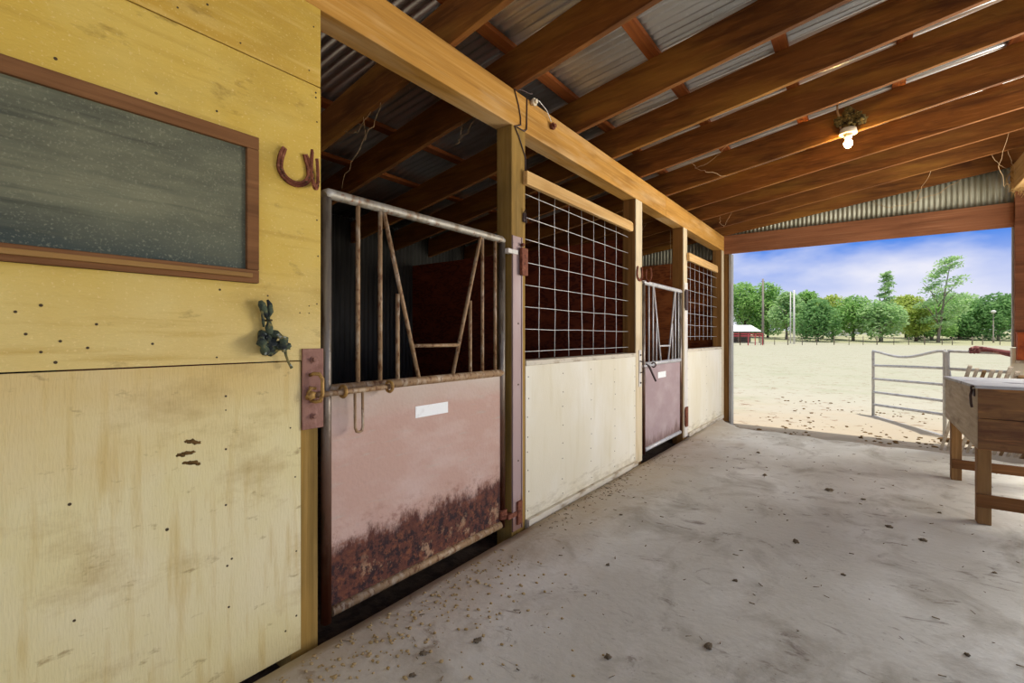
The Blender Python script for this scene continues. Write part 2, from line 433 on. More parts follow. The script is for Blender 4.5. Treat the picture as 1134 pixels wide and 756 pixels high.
# ------------------------------------------------------------------ helpers
class MB:
    """collects shapes given in world coordinates and links them as ONE mesh object"""

    def __init__(self):
        self.bm = bmesh.new()
        self.mi = 0

    def _f(self, vs, smooth=False):
        try:
            f = self.bm.faces.new(vs)
            f.material_index = self.mi
            f.smooth = smooth
            return f
        except ValueError:
            return None

    def box(self, x0, x1, y0, y1, z0, z1):
        return self.hexa([(x0, y0, z0), (x1, y0, z0), (x1, y1, z0), (x0, y1, z0),
                          (x0, y0, z1), (x1, y0, z1), (x1, y1, z1), (x0, y1, z1)])

    def hexa(self, p):
        v = [self.bm.verts.new(q) for q in p]
        for ids in ((0, 3, 2, 1), (4, 5, 6, 7), (0, 1, 5, 4), (1, 2, 6, 5), (2, 3, 7, 6), (3, 0, 4, 7)):
            self._f([v[i] for i in ids])
        return self

    def bar(self, a, b, w, h, up=(0, 0, 1)):
        """box beam from a to b, w across, h along 'up'"""
        a, b = Vector(a), Vector(b)
        d = (b - a).normalized()
        u = Vector(up)
        s = d.cross(u).normalized()
        u = s.cross(d).normalized()
        p = []
        for e in (a, b):
            p += [e - s * w / 2 - u * h / 2, e + s * w / 2 - u * h / 2, e + s * w / 2 + u * h / 2, e - s * w / 2 + u * h / 2]
        v = [self.bm.verts.new(q) for q in p]
        for ids in ((0, 1, 2, 3), (7, 6, 5, 4), (0, 4, 5, 1), (1, 5, 6, 2), (2, 6, 7, 3), (3, 7, 4, 0)):
            self._f([v[i] for i in ids])
        return self

    def tube(self, pts, r, seg=10, closed=False, cap=True):
        pts = [Vector(p) for p in pts]
        n = len(pts)
        rs = r if isinstance(r, (list, tuple)) else [r] * n
        rings = []
        prev = None
        for i, p in enumerate(pts):
            if closed:
                d = (pts[(i + 1) % n] - pts[i - 1]).normalized()
            else:
                a = (pts[i] - pts[i - 1]).normalized() if i > 0 else None
                b = (pts[i + 1] - pts[i]).normalized() if i < n - 1 else None
                d = ((a or b) + (b or a)).normalized()
            if prev is None:
                ref = Vector((0, 0, 1)) if abs(d.z) < 0.9 else Vector((1, 0, 0))
                u = d.cross(ref).normalized()
            else:
                u = (prev - d * prev.dot(d)).normalized()
            prev = u
            w = d.cross(u)
            k = 1.0
            if not closed and 0 < i < n - 1:
                cosang = max(0.35, d.dot((pts[i] - pts[i - 1]).normalized()))
                k = 1.0 / cosang if cosang > 0.6 else 1.3
            ring = []
            for j in range(seg):
                an = 2 * math.pi * j / seg
                ring.append(self.bm.verts.new(p + (u * math.cos(an) + w * math.sin(an)) * rs[i] * (k if 0 < i < n - 1 else 1)))
            rings.append(ring)
        m = n if closed else n - 1
        for i in range(m):
            A, B = rings[i], rings[(i + 1) % n]
            for j in range(seg):
                self._f([A[j], A[(j + 1) % seg], B[(j + 1) % seg], B[j]], True)
        if cap and not closed:
            self._f(rings[0][::-1])
            self._f(rings[-1])
        return self

    def disc(self, c, normal, r, h, seg=8):
        c = Vector(c)
        nrm = Vector(normal).normalized()
        return self.tube([c, c + nrm * h], r, seg)

    def blob(self, c, r, sc=(1, 1, 1), amp=0.3, seed=0, sub=2, rot=0.0):
        b = bmesh.new()
        bmesh.ops.create_icosphere(b, subdivisions=sub, radius=1.0)
        vm = {}
        R = Matrix.Rotation(rot, 3, 'Z')
        for v in b.verts:
            k = 1.0 + amp * mnoise.noise(v.co * 1.9 + Vector((seed * 3.1, seed * 1.7, seed * 0.9))) * 1.6
            q = R @ Vector((v.co.x * sc[0], v.co.y * sc[1], v.co.z * sc[2]))
            vm[v] = self.bm.verts.new(Vector(c) + q * r * k)
        for f in b.faces:
            self._f([vm[v] for v in f.verts], True)
        b.free()
        return self

    def prism(self, poly, axis, a, b):
        """poly of 2-D points extruded along an axis between a and b"""
        def P(p, t):
            if axis == 0:
                return (t, p[0], p[1])
            if axis == 1:
                return (p[0], t, p[1])
            return (p[0], p[1], t)
        A = [self.bm.verts.new(P(p, a)) for p in poly]
        B = [self.bm.verts.new(P(p, b)) for p in poly]
        n = len(poly)
        self._f(A)
        self._f(B[::-1])
        for i in range(n):
            self._f([A[i], B[i], B[(i + 1) % n], A[(i + 1) % n]])
        return self

    def build(self, name, mats, parent=None, origin=None, bevel=0.0):
        if parent is not None and origin is None:
            origin = WORLD[parent]
        if origin is None:
            origin = (0, 0, 0)
        bm = self.bm
        bmesh.ops.recalc_face_normals(bm, faces=bm.faces)
        for v in bm.verts:
            v.co -= Vector(origin)
        me = bpy.data.meshes.new(name)
        bm.to_mesh(me)
        bm.free()
        for m_ in (mats if isinstance(mats, (list, tuple)) else [mats]):
            me.materials.append(m_)
        o = bpy.data.objects.new(name, me)
        COL.objects.link(o)
        if parent is not None:
            o.parent = parent
            o.location = Vector(origin) - Vector(WORLD[parent])
        else:
            o.location = origin
        WORLD[o] = tuple(origin)
        if bevel > 0:
            bv = o.modifiers.new('bevel', 'BEVEL')
            bv.width = bevel
            bv.segments = 2
            bv.limit_method = 'ANGLE'
        return o


WORLD = {}


def tag(o, label, cat, group=None, kind=None):
    if label:
        o['label'] = label
    if cat:
        o['category'] = cat
    if group:
        o['group'] = group
    if kind:
        o['kind'] = kind
    return o


def thing(name, loc, label, cat, group=None):
    o = bpy.data.objects.new(name, None)
    o.empty_display_size = 0.1
    COL.objects.link(o)
    o.location = loc
    WORLD[o] = tuple(loc)
    return tag(o, label, cat, group)


def struct(o):
    o['kind'] = 'structure'
    return o


def copy_tree(o, parent=None):
    c = o.copy()
    COL.objects.link(c)
    if parent is not None:
        c.parent = parent
    WORLD[c] = WORLD[o]
    for ch in list(o.children):
        copy_tree(ch, c)
    return c


WX = -1.85           # aisle face of the stall line
BEAM_B, BEAM_T = 2.64, 2.875
RSL = 0.13           # roof rise per metre towards the open side
RSK = -0.09          # the rafters run slightly askew


def raf_z(x):        # underside of the rafters
    return 2.875 + RSL * (x - WX)


ROOF_UP = 0.26 + 0.036

# ------------------------------------------------------------------ SETTING: ground, floor


def ground_z(x, y):
    dep = -0.593 * x + 0.805 * y
    z = -0.2 + max(0.0, dep - 85) * 0.035
    z = min(z, 4.0)
    d = y - 7.0
    if -2 < d < 2.2 and x > -3:
        z += 0.10 * max(0.0, 1 - abs(d) / 2.2)
    if dep < 60:
        z += 0.035 * mnoise.noise(Vector((x * 0.7, y * 0.7, 0))) + 0.012 * mnoise.noise(Vector((x * 3.1, y * 3.1, 5)))
    return z


def grid_coords(stops):
    out = []
    for a, b, st in stops:
        n = max(1, int(round((b - a) / st)))
        out += [a + (b - a) * i / n for i in range(n)]
    out.append(stops[-1][1])
    return out


g = MB()
gx = grid_coords([(-160, -60, 12), (-60, -12, 4), (-12, -4, 1), (-4, 4, 0.16), (4, 12, 1), (12, 60, 4), (60, 220, 16)])
gy = grid_coords([(-30, -4, 4), (-4, 6.2, 1.2), (6.2, 13, 0.16), (13, 24, 0.6), (24, 60, 3), (60, 160, 5), (160, 420, 26)])
gv = [[g.bm.verts.new((x, y, ground_z(x, y))) for x in gx] for y in gy]
for j in range(len(gy) - 1):
    for i in range(len(gx) - 1):
        g._f([gv[j][i], gv[j][i + 1], gv[j + 1][i + 1], gv[j + 1][i]], True)
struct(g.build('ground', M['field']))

# concrete slab with a broken far edge
edge = []
n_e = 70
for i in range(n_e + 1):
    x = WX + 0.045 + (2.6 - WX) * i / n_e
    y = 7.30 - 0.10 * (x - WX) + 0.16 * mnoise.noise(Vector((x * 1.3, 3.3, 0))) + 0.10 * mnoise.noise(Vector((x * 4.7, 1.3, 2))) \
        + 0.05 * mnoise.noise(Vector((x * 13, 7.3, 2)))
    if x < -1.45:
        y += 0.80 * (1 - (x - WX) / 0.4)
    edge.append((x, y))
s = MB()
x_a, x_b = edge[0][0], edge[-1][0]
ys = [-4.0]
while ys[-1] < 6.7:
    ys.append(ys[-1] + (0.35 if ys[-1] < 0.5 else 0.12))


def slab_z(x, y):
    return 0.006 * mnoise.noise(Vector((x * 1.1, y * 1.1, 9))) + 0.003 * mnoise.noise(Vector((x * 5, y * 5, 4)))


rows = [[s.bm.verts.new((e[0], y, slab_z(e[0], y))) for e in edge] for y in ys]
for k in range(1, 6):
    rows.append([s.bm.verts.new((e[0], ys[-1] + (e[1] - ys[-1]) * k / 5, slab_z(e[0], ys[-1] + (e[1] - ys[-1]) * k / 5) - (0.02 if k == 5 else 0)))
                 for e in edge])
rows.append([s.bm.verts.new((e[0], e[1] + 0.05, -0.3)) for e in edge])
for j in range(len(rows) - 1):
    for i in range(n_e):
        s._f([rows[j][i], rows[j][i + 1], rows[j + 1][i + 1], rows[j + 1][i]], j < len(rows) - 2)
side = [s.bm.verts.new((x_a, y, -0.3)) for y in ys]
for j in range(len(ys) - 1):
    s._f([rows[j][0], rows[j + 1][0], side[j + 1], side[j]])
struct(s.build('floor', M['concrete']))

st = MB()
sx = [-5.3 + 3.55 * i / 40 for i in range(41)]
sy = [-0.4 + 8.7 * i / 90 for i in range(91)]
sv = [[st.bm.verts.new((x, y, -0.10 + 0.04 * mnoise.noise(Vector((x * 2, y * 2, 0))) + 0.02 * mnoise.noise(Vector((x * 9, y * 9, 0))))) for x in sx] for y in sy]
for j in range(90):
    for i in range(40):
        st._f([sv[j][i], sv[j][i + 1], sv[j + 1][i + 1], sv[j + 1][i]], True)
struct(st.build('floor_stalls', M['dirt_dark']))

# ------------------------------------------------------------------ SETTING: yellow plywood wall
w = MB()
nails = []


def yellow_sheet(y0, y1, z0, z1, ml, npts):
    b = MB()
    b.box(WX - 0.014, WX, y0, y1, z0, z1)
    b.mi = 1
    for (y, z, r) in npts:
        b.disc((WX - 0.001, y, z), (1, 0, 0), r * 0.66, 0.0022, 8)
    return b


up_n = [(0.42, 2.33, .006), (0.72, 2.42, .006), (0.63, 2.36, .005), (1.10, 2.36, .005), (1.12, 2.55, .005), (0.83, 2.34, .005)]
mid_n = [(0.30, 2.26, .006), (0.33, 2.05, .007), (0.57, 2.05, .007), (0.75, 2.06, .006), (1.13, 2.28, .006), (1.13, 2.26, .006), (0.76, 1.43, .006),
         (1.135, 2.16, .005), (1.13, 2.0, .005), (1.135, 1.75, .005), (1.14, 1.6, .005), (1.135, 1.4, .005), (1.10, 1.36, .004), (1.10, 1.39, .004),
         (1.06, 1.36, .004), (0.25, 1.33, .006), (0.30, 1.35, .007), (0.27, 1.27, .006), (0.34, 1.25, .006), (0.30, 1.22, .006), (0.42, 1.30, .006),
         (0.40, 1.23, .006), (0.33, 1.19, .007), (0.56, 1.24, .006), (0.75, 1.19, .005), (1.0, 1.2, .005), (0.93, 1.42, .005)]
low_n = [(0.78, 1.05, .006), (0.78, 1.0, .004), (0.78, 0.86, .006), (0.36, 0.78, .007), (0.60, 0.63, .008), (0.78, 0.66, .006), (0.80, 0.46, .006),
         (0.785, 0.44, .006), (0.79, 0.29, .006), (0.37, 0.44, .006), (1.04, 0.7, .005), (1.045, 0.4, .005), (1.02, 0.9, .005), (1.0, 0.1, .006), (1.045, 0.14, .006)]
wl = struct(yellow_sheet(-3.2, 1.152, 1.168, 2.306, None, mid_n).build('wall_left', [M['ply_mid'], M['nail']], origin=(WX, 0, 1.168)))
wl['label'] = 'yellow painted plywood wall beside the first stall gate'
yellow_sheet(-3.2, 1.152, 2.311, BEAM_B - 0.002, None, up_n).build('upper_sheet', [M['ply_upper'], M['nail']], wl)
yellow_sheet(-3.2, 1.064, -0.004, 1.163, None, low_n).build('lower_sheet', [M['ply_lower'], M['nail']], wl)
# hoof scuffs: dried mud
for k, (y, z, ln, ang) in enumerate([(0.675, 0.905, .019, -.35), (0.655, 0.87, .021, .05), (0.672, 0.835, .020, -.3)]):
    b = MB()
    for q in range(5):
        t = (q - 2) / 2.0
        b.blob((WX + 0.0005, y + t * ln * math.cos(ang), z + t * ln * math.sin(ang) + RND.uniform(-.003, .003)), .0085 * (1 - .35 * abs(t)),
               (0.10, 1.3, 0.8), .7, q + 9 * k, 2)
    b.build('mud_smear', M['hoof'], wl)

# interior stall walls, far gable wall
RZ = lambda x: raf_z(x) + ROOF_UP


def corrugated(b, u0, u1, z0f, z1f, period, amp, place):
    """vertical corrugation along u; z0f, z1f give bottom and top at u; place maps (u, n, z)"""
    n = int((u1 - u0) / period * 8)
    A = []
    for i in range(n + 1):
        u = u0 + (u1 - u0) * i / n
        off = amp * math.sin(2 * math.pi * (u - u0) / period)
        A.append((b.bm.verts.new(place(u, off, z0f(u))), b.bm.verts.new(place(u, off, z1f(u)))))
    for i in range(n):
        b._f([A[i][0], A[i + 1][0], A[i + 1][1], A[i][1]], True)


def solidify(o, t):
    m_ = o.modifiers.new('thickness', 'SOLIDIFY')
    m_.thickness = t
    m_.offset = 0
    return o


b = MB()
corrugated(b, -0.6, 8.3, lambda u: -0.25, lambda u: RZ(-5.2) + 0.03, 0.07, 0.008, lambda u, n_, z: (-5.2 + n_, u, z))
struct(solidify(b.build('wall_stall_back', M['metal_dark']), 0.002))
b = MB()
corrugated(b, -5.2, 2.2, lambda u: 2.5 if u < WX - 0.1 else BEAM_T - 0.06, lambda u: RZ(u) - 0.012, 0.055, 0.008, lambda u, n_, z: (u, 8.335 + n_, z))
struct(solidify(b.build('wall_far_gable', M['metal_wall']), 0.002))
b = MB()
b.box(-5.19, WX - 0.15, 8.300, 8.322, -0.2, 2.52)
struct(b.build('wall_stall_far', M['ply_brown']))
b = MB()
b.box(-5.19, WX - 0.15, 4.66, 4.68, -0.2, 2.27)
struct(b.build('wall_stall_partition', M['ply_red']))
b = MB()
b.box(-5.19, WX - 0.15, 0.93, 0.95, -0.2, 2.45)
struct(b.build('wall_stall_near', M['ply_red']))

# ------------------------------------------------------------------ SETTING: corrugated metal ceiling
b = MB()
xs = [-5.4 + 7.9 * i / 4 for i in range(5)]
per = 0.072
y0, y1 = -3.2, 8.42
ny = int((y1 - y0) / per * 8)
V = []
for i in range(ny + 1):
    y = y0 + (y1 - y0) * i / ny
    V.append([b.bm.verts.new((x, y, RZ(x) + 0.018 + 0.017 * math.sin(2 * math.pi * (y - y0) / per))) for x in xs])
for i in range(ny):
    for k in range(4):
        b._f([V[i][k], V[i][k + 1], V[i + 1][k + 1], V[i + 1][k]], True)
ceil = struct(solidify(b.build('ceiling', M['metal_roof']), 0.0015))

# ------------------------------------------------------------------ posts


def post(name, x0, x1, y0, y1, z0, z1, m_, label):
    b_ = MB()
    b_.box(x0, x1, y0, y1, z0, z1)
    o = b_.build(name, m_, origin=((x0 + x1) / 2, (y0 + y1) / 2, z0), bevel=0.004)
    if m_ is M['post_dark']:
        b_ = MB()
        b_.box(x1 + 0.0006, x1 + 0.010, y0 + 0.002, y1 - 0.002, 0.0, z1 - 0.001)
        q = b_.build('lit_face_board', M['facing'], o)  # added board, pale so the aisle face looks brightly lit
        q['label'] = 'added pale board for the lit post face'
    return tag(o, label, 'post', 'timber posts of the stall front')


post('timber_post', -1.99, WX - 0.016, 1.03, 1.150, -0.12, BEAM_B, M['post'], 'yellowish timber post at the right edge of the yellow wall, left of the big gate')
post('timber_post', -1.972, WX, 2.505, 2.660, -0.12, BEAM_B, M['post'], 'timber post between the rusty gate and the first wire mesh, wire wrapped at its top')
post('timber_post', -1.99, WX - 0.0105, 4.585, 4.755, -0.12, BEAM_B, M['post_dark'], 'timber post between the long cream panel and the far stall gate')
post('timber_post', -1.99, WX - 0.0105, 6.130, 6.290, -0.12, BEAM_B, M['post_dark'], 'timber post right of the far stall gate, left of the small mesh window')
post('timber_post', -1.99, WX - 0.0105, 8.120, 8.250, -0.2, BEAM_B, M['post_dark'], 'last timber post of the stall line, at the open end of the barn')
b = MB()
b.box(-1.99, -1.79, 8.345, 8.48, -0.35, 2.60)
o = b.build('corner_board', M['post_dark'], origin=(-1.9, 8.4, -0.35))
tag(o, 'weathered corner board standing outside the left jamb of the open barn end', 'corner board')
b = MB()
b.box(-1.79, -1.755, 8.335, 8.49, -0.35, 2.60)
o2 = b.build('metal_flashing', M['trim_grey'], o)
o2['label'] = 'grey metal flashing strip'

# header beams along the aisle
for (ya, yb, lab) in ((-3.2, 5.485, 'long near aisle beam of yellow timber above the rusty gate and yellow wall'),
                      (5.490, 8.30, 'short far aisle beam of pale timber above the small mesh window')):
    b = MB()
    b.box(-1.985, WX, ya, yb, BEAM_B, BEAM_T)
    tag(b.build('header_beam', M['beam'], origin=((WX - 0.07), ya, BEAM_B), bevel=0.004), lab, 'beam', 'header beams along the aisle')
b = MB()
b.box(-1.99, 1.60, 8.255, 8.325, 2.595, 2.885)
tag(b.build('header_beam', M['header'], origin=(0, 8.3, 2.595), bevel=0.004), 'red-brown header board across the open end of the barn, above the sky', 'beam')
b = MB()
b.box(1.385, 1.53, 6.2, 8.19, 3.0, raf_z(1.385) - 0.004)
tag(b.build('header_beam', M['rail'], origin=(1.45, 6.2, 3.0), bevel=0.004), 'pale beam end in the upper right corner hung with straw', 'beam')

# rafters: every one its own board
RAF = [(1.95, RSK), (2.54, RSK), (3.375, RSK), (4.05, RSK), (4.70, RSK), (5.485, RSK), (6.275, RSK), (6.94, RSK), (7.62, RSK), (8.215, -0.012)]
ORD = ['nearest rafter of the roof, crossing above the rusty gate', 'second nearest rafter, meeting the aisle beam above the wire-wrapped post',
       'third rafter from the near side, its lower edge ending above the first mesh', 'fourth rafter from the near side, in the middle of the roof',
       'fifth rafter from the near side, just nearer than the one holding the lamp', 'rafter that carries the lit lamp and the mud nest',
       'rafter just beyond the lit lamp', 'third rafter back from the gable strip', 'second last rafter before the gable strip',
       'stained last rafter, tight against the gable strip over the open end']
for (yi, sk), lab in zip(RAF, ORD):
    b = MB()
    xa, xb = -5.35, 2.35
    ya, yb = yi + sk * (xa - WX), yi + sk * (xb - WX)
    h = 0.26
    t = 0.021
    b.hexa([(xa, ya - t, raf_z(xa)), (xb, yb - t, raf_z(xb)), (xb, yb + t, raf_z(xb)), (xa, ya + t, raf_z(xa)),
            (xa, ya - t, raf_z(xa) + h), (xb, yb - t, raf_z(xb) + h), (xb, yb + t, raf_z(xb) + h), (xa, ya + t, raf_z(xa) + h)])
    o = b.build('rafter', M['rafter'], origin=(WX, yi, raf_z(WX)), bevel=0.003)
    tag(o, 'brown timber ' + lab, 'rafter', 'roof rafters')

PX = [-4.6, -3.9, -3.2, -2.52, -1.88, -1.20, -0.49, 0.22, 0.92, 1.62]
PL = ['purlin at the low back of the stall roof', 'third purlin left of the aisle beam', 'second purlin left of the aisle beam',
      'first purlin left of the aisle beam, above the rusty gate', 'purlin running just above the aisle beam', 'first purlin right of the aisle beam',
      'second purlin right of the aisle beam', 'third purlin right of the aisle beam, right above the lamp', 'fourth purlin right of the aisle beam',
      'purlin nearest the open side, at the right of the roof']
for x, lab in zip(PX, PL):
    b = MB()
    z0 = raf_z(x) + 0.262
    b.box(x - 0.045, x + 0.045, 1.6, 8.33, z0 - 0.004, z0 + 0.030)
    tag(b.build('purlin', M['purlin'], origin=(x, 1.6, z0), bevel=0.003), 'flat reddish ' + lab, 'purlin', 'roof purlins')

# ------------------------------------------------------------------ chalkboard
cb = thing('chalkboard', (WX, 0.45, 1.46), 'dusty chalkboard in a brown wooden frame on the yellow wall', 'chalkboard')
BY0, BY1, BZ0, BZ1 = -0.55, 0.886, 1.462, 2.005
b = MB()
b.box(WX + 0.001, WX + 0.012, BY0, BY1, BZ0, BZ1)
b.build('slate', M['slate'], cb)
for (ya, yb, za, zb) in ((BY0, BY1, BZ1 - 0.048, BZ1), (BY0, BY1, BZ0, BZ0 + 0.048), (BY1 - 0.044, BY1, BZ0 + 0.0485, BZ1 - 0.0485),
                         (BY0, BY0 + 0.044, BZ0 + 0.0485, BZ1 - 0.0485)):
    b = MB()
    b.box(WX + 0.001, WX + 0.026, ya, yb, za, zb)
    b.build('frame_rail', M['board_frame'], cb, bevel=0.003)
b = MB()
b.box(WX + 0.0265, WX + 0.040, BY0 + 0.02, BY1 - 0.03, BZ0 + 0.018, BZ0 + 0.034)
b.build('chalk_ledge', M['board_ledge'], cb, bevel=0.002)


# ------------------------------------------------------------------ horseshoes
def horseshoe(loc, rot, label, group, scale=1.0, m_='rust'):
    """U opening up, lying in local YZ with its back at x=0"""
    o = thing('horseshoe', loc, label, 'horseshoe', group)
    b_ = MB()
    pts = []
    n = 22
    for i in range(n + 1):
        a = math.radians(-220 + 260 * i / n)
        r = 0.062
        y, z = r * math.cos(a), 0.064 + r * math.sin(a) * 1.05
        if i < 4 or i > n - 4:
            k = (4 - i) if i < 4 else (i - n + 4)
            z += 0.009 * k
            y *= 1 - 0.03 * k
        pts.append((y * scale, z * scale * 0.9))
    wv = []
    for i, (y, z) in enumerate(pts):
        p0, p1 = pts[max(0, i - 1)], pts[min(n, i + 1)]
        d = Vector((p1[0] - p0[0], p1[1] - p0[1])).normalized()
        nn = Vector((-d.y, d.x))
        wd = 0.011 * scale * (0.8 if i in (0, n) else 1)
        wv.append([b_.bm.verts.new((loc[0] + xx, loc[1] + y + nn.x * ww, loc[2] + z + nn.y * ww))
                   for (xx, ww) in ((0.001, -wd), (0.010, -wd), (0.010, -wd * .25), (0.007, 0), (0.010, wd * .25), (0.010, wd), (0.001, wd))])
    for i in range(n):
        for j in range(7):
            b_._f([wv[i][j], wv[i][(j + 1) % 7], wv[i + 1][(j + 1) % 7], wv[i + 1][j]], False)
    b_._f(wv[0])
    b_._f(wv[-1][::-1])
    b_.build('shoe', M[m_], o)
    for i in (5, 7, 15, 17):
        y, z = pts[i]
        q = MB()
        q.disc((loc[0] + 0.008, loc[1] + y, loc[2] + z), (1, 0, 0), 0.0035 * scale, 0.005, 6)
        q.build('nail', M['nail'], o)
    o.rotation_euler = rot
    return o


horseshoe((WX + 0.001, 1.036, 1.876), (0.0, 0.0, 0.0), 'rusty horseshoe flat on the yellow wall, tips up, left one of the pair', 'horseshoes on the yellow wall', 1.02)
horseshoe((WX + 0.056, 1.085, 1.868), (0.0, 0.0, math.radians(47)), 'rusty horseshoe standing out sideways at the yellow wall edge, right one of the pair', 'horseshoes on the yellow wall', 1.0)
horseshoe((WX + 0.002, 4.67, 1.835), (0, 0, 0), 'thin horseshoe on the post beside the far stall gate, nearer of the two', 'horseshoes by the far gate', 1.05)
horseshoe((WX + 0.058, 4.765, 1.83), (0, 0, math.radians(47)), 'thin horseshoe turned sideways over the far gate corner, farther of the two', 'horseshoes by the far gate', 1.0)

# ------------------------------------------------------------------ rag tied to the wall
rg = thing('rag_bundle', (WX, 0.93, 1.25), 'knotted dark green rag hanging from a nail on the yellow wall', 'rag')
b = MB()
ring = []
for i in range(18):
    a = 2 * math.pi * i / 18
    ring.append((WX + 0.032 + 0.022 * math.sin(a * 2 + 1), 0.925 + 0.042 * math.cos(a), 1.240 + 0.036 * math.sin(a)))
b.tube(ring, [0.014 + 0.006 * math.sin(i * 2.3) for i in range(18)], 9, closed=True)
b.blob((WX + 0.022, 0.925, 1.240), 0.034, (0.6, 1.0, 0.9), 0.5, 2, 3)
b.blob((WX + 0.030, 0.972, 1.225), 0.022, (0.8, 1.2, 0.8), 0.6, 5, 3)
b.build('cloth_loop', M['rag'], rg)
b = MB()
b.tube([(WX + 0.03, 0.925, 1.272), (WX + 0.025, 0.922, 1.298), (WX + 0.02, 0.925, 1.318), (WX + 0.022, 0.918, 1.34)], [0.012, 0.015, 0.008, 0.007], 8)
b.build('knot', M['rag'], rg)
for pts, r in (([(WX + .02, .918, 1.335), (WX + .025, .905, 1.36), (WX + .03, .892, 1.385), (WX + .028, .888, 1.398)], [.006, .014, .013, .006]),
               ([(WX + .02, .920, 1.335), (WX + .03, .925, 1.358), (WX + .035, .920, 1.385), (WX + .03, .914, 1.402)], [.006, .011, .009, .004]),
               ([(WX + .02, .905, 1.300), (WX + .025, .900, 1.325), (WX + .03, .893, 1.37)], [.004, .006, .005])):
    b = MB()
    b.tube(pts, r, 8)
    b.build('cloth_tail', M['rag'], rg)
b = MB()
b.tube([(WX + .035, .978, 1.222), (WX + .03, .986, 1.19), (WX + .03, .995, 1.165), (WX + .032, 1.008, 1.14)], [.007, .005, .0045, .006], 8)
b.build('cord_end', M['rag'], rg)
b = MB()
b.disc((WX, 0.922, 1.325), (1, 0, 0), 0.004, 0.045, 8)
b.build('nail', M['nail'], rg)

# ------------------------------------------------------------------ latch plate on the yellow wall
lp = thing('latch_plate', (WX, 1.113, 0.884), 'rust-red latch plate bolted to the yellow wall edge', 'latch plate')
b = MB()
b.box(WX + 0.001, WX + 0.010, 1.066, 1.160, 0.884, 1.214)
b.build('plate', M['rust_pink'], lp, bevel=0.002)
for (y, z) in ((1.112, 1.168), (1.112, 0.935)):
    b = MB()
    b.disc((WX + 0.0105, y, z), (1, 0, 0), 0.0095, 0.020, 6)
    b.disc((WX + 0.0105, y, z), (1, 0, 0), 0.014, 0.004, 12)
    b.build('bolt', M['rust_pink'], lp)
b = MB()
pts = [(WX + 0.010, 1.098, 1.105), (WX + 0.030, 1.103, 1.112), (WX + 0.045, 1.118, 1.110), (WX + 0.052, 1.128, 1.090), (WX + 0.052, 1.129, 1.03),
       (WX + 0.045, 1.124, 1.000), (WX + 0.028, 1.112, 0.996), (WX + 0.010, 1.103, 1.000)]
b.tube(pts, 0.0075, 8)
b.build('staple', M['brass'], lp)

# ------------------------------------------------------------------ stall gates
GX = -1.885


def stall_gate(Y0, Y1, ZT, ZM, ZB, pr, br, label, m_top, m_stile, m_mid, m_bar, m_sheet, origin, flip=False):
    o = thing('stall_gate', origin, label, 'gate', None)
    W = Y1 - Y0
    # frame: each pipe its own part
    b_ = MB()
    b_.tube([(GX, Y0, ZB - 0.04), (GX, Y0, ZT - 0.02)], pr, 14)
    b_.build('frame_stile', m_stile, o)
    b_ = MB()
    b_.tube([(GX, Y1, ZB - 0.02), (GX, Y1, ZT - 0.02)], pr, 14)
    b_.build('frame_stile', m_stile, o)
    b_ = MB()
    b_.tube([(GX, Y0 - pr * .5, ZT - .012), (GX, Y0 + .012, ZT), (GX, Y1 - .012, ZT), (GX, Y1 + pr * .5, ZT - .012)], pr * 1.03, 14)
    b_.build('top_rail', m_top, o)
    b_ = MB()
    b_.tube([(GX, Y0, ZM), (GX, Y1, ZM)], pr, 14)
    b_.build('middle_rail', m_mid, o)
    b_ = MB()
    b_.tube([(GX + 0.004, Y0 + pr, ZB), (GX + 0.004, Y1 - pr, ZB)], pr, 14)
    b_.build('bottom_rail', m_mid, o)
    b_ = MB()
    b_.box(GX - 0.006, GX + 0.004, Y0 + pr * .6, Y1 - pr * .6, ZB + pr * .5, ZM - pr * .5)
    b_.build('sheet_panel', m_sheet, o)
    f = lambda u: Y0 + u * W
    zt, zm = ZT - pr * .6, ZM + pr * .6
    hz = ZM + (ZT - ZM) * 0.52
    for u in (0.130, 0.231, 0.845, 0.945):
        b_ = MB()
        b_.tube([(GX, f(u), zm), (GX, f(u), zt)], br, 8)
        b_.build('vertical_bar', m_bar, o)
    b_ = MB()
    b_.tube([(GX, f(0.247), zt), (GX, f(0.43), zm)], br * 1.05, 8)
    b_.build('slanted_bar', m_bar, o)
    b_ = MB()
    b_.tube([(GX, f(0.832), zt), (GX, f(0.635), zm)], br * 1.05, 8)
    b_.build('slanted_bar', m_bar, o)
    ul = 0.247 + (0.43 - 0.247) * (zt - hz) / (zt - zm)
    ur = 0.832 + (0.635 - 0.832) * (zt - hz) / (zt - zm)
    for u in (ul - 0.018, ur + 0.018):
        b_ = MB()
        b_.tube([(GX, f(u), zm), (GX, f(u), hz)], br, 8)
        b_.build('short_bar', m_bar, o)
    hc = ZM + (ZT - ZM) * 0.215
    k = (zt - hc) / (zt - zm)
    b_ = MB()
    b_.tube([(GX, f(0.247 + (0.43 - 0.247) * k), hc), (GX, f(0.832 + (0.635 - 0.832) * k), hc)], br * 0.95, 8)
    b_.build('cross_bar', m_bar, o)
    return o


g1 = stall_gate(1.200, 2.445, 1.885, 1.033, 0.065, 0.0225, 0.0105, 'tall stall gate with pink steel sheet rusted along the bottom, near the yellow wall',
                M['steel_galv'], M['stile_rust'], M['steel_rusty'], M['steel_rusty'], M['sheet_pink'], (GX, 1.82, 0.0))
b = MB()
b.box(GX + 0.0045, GX + 0.0065, 1.708, 1.947, 0.842, 0.902)
o = b.build('name_plate', M['white_plate'], g1)
o['label'] = 'blank white name plate'
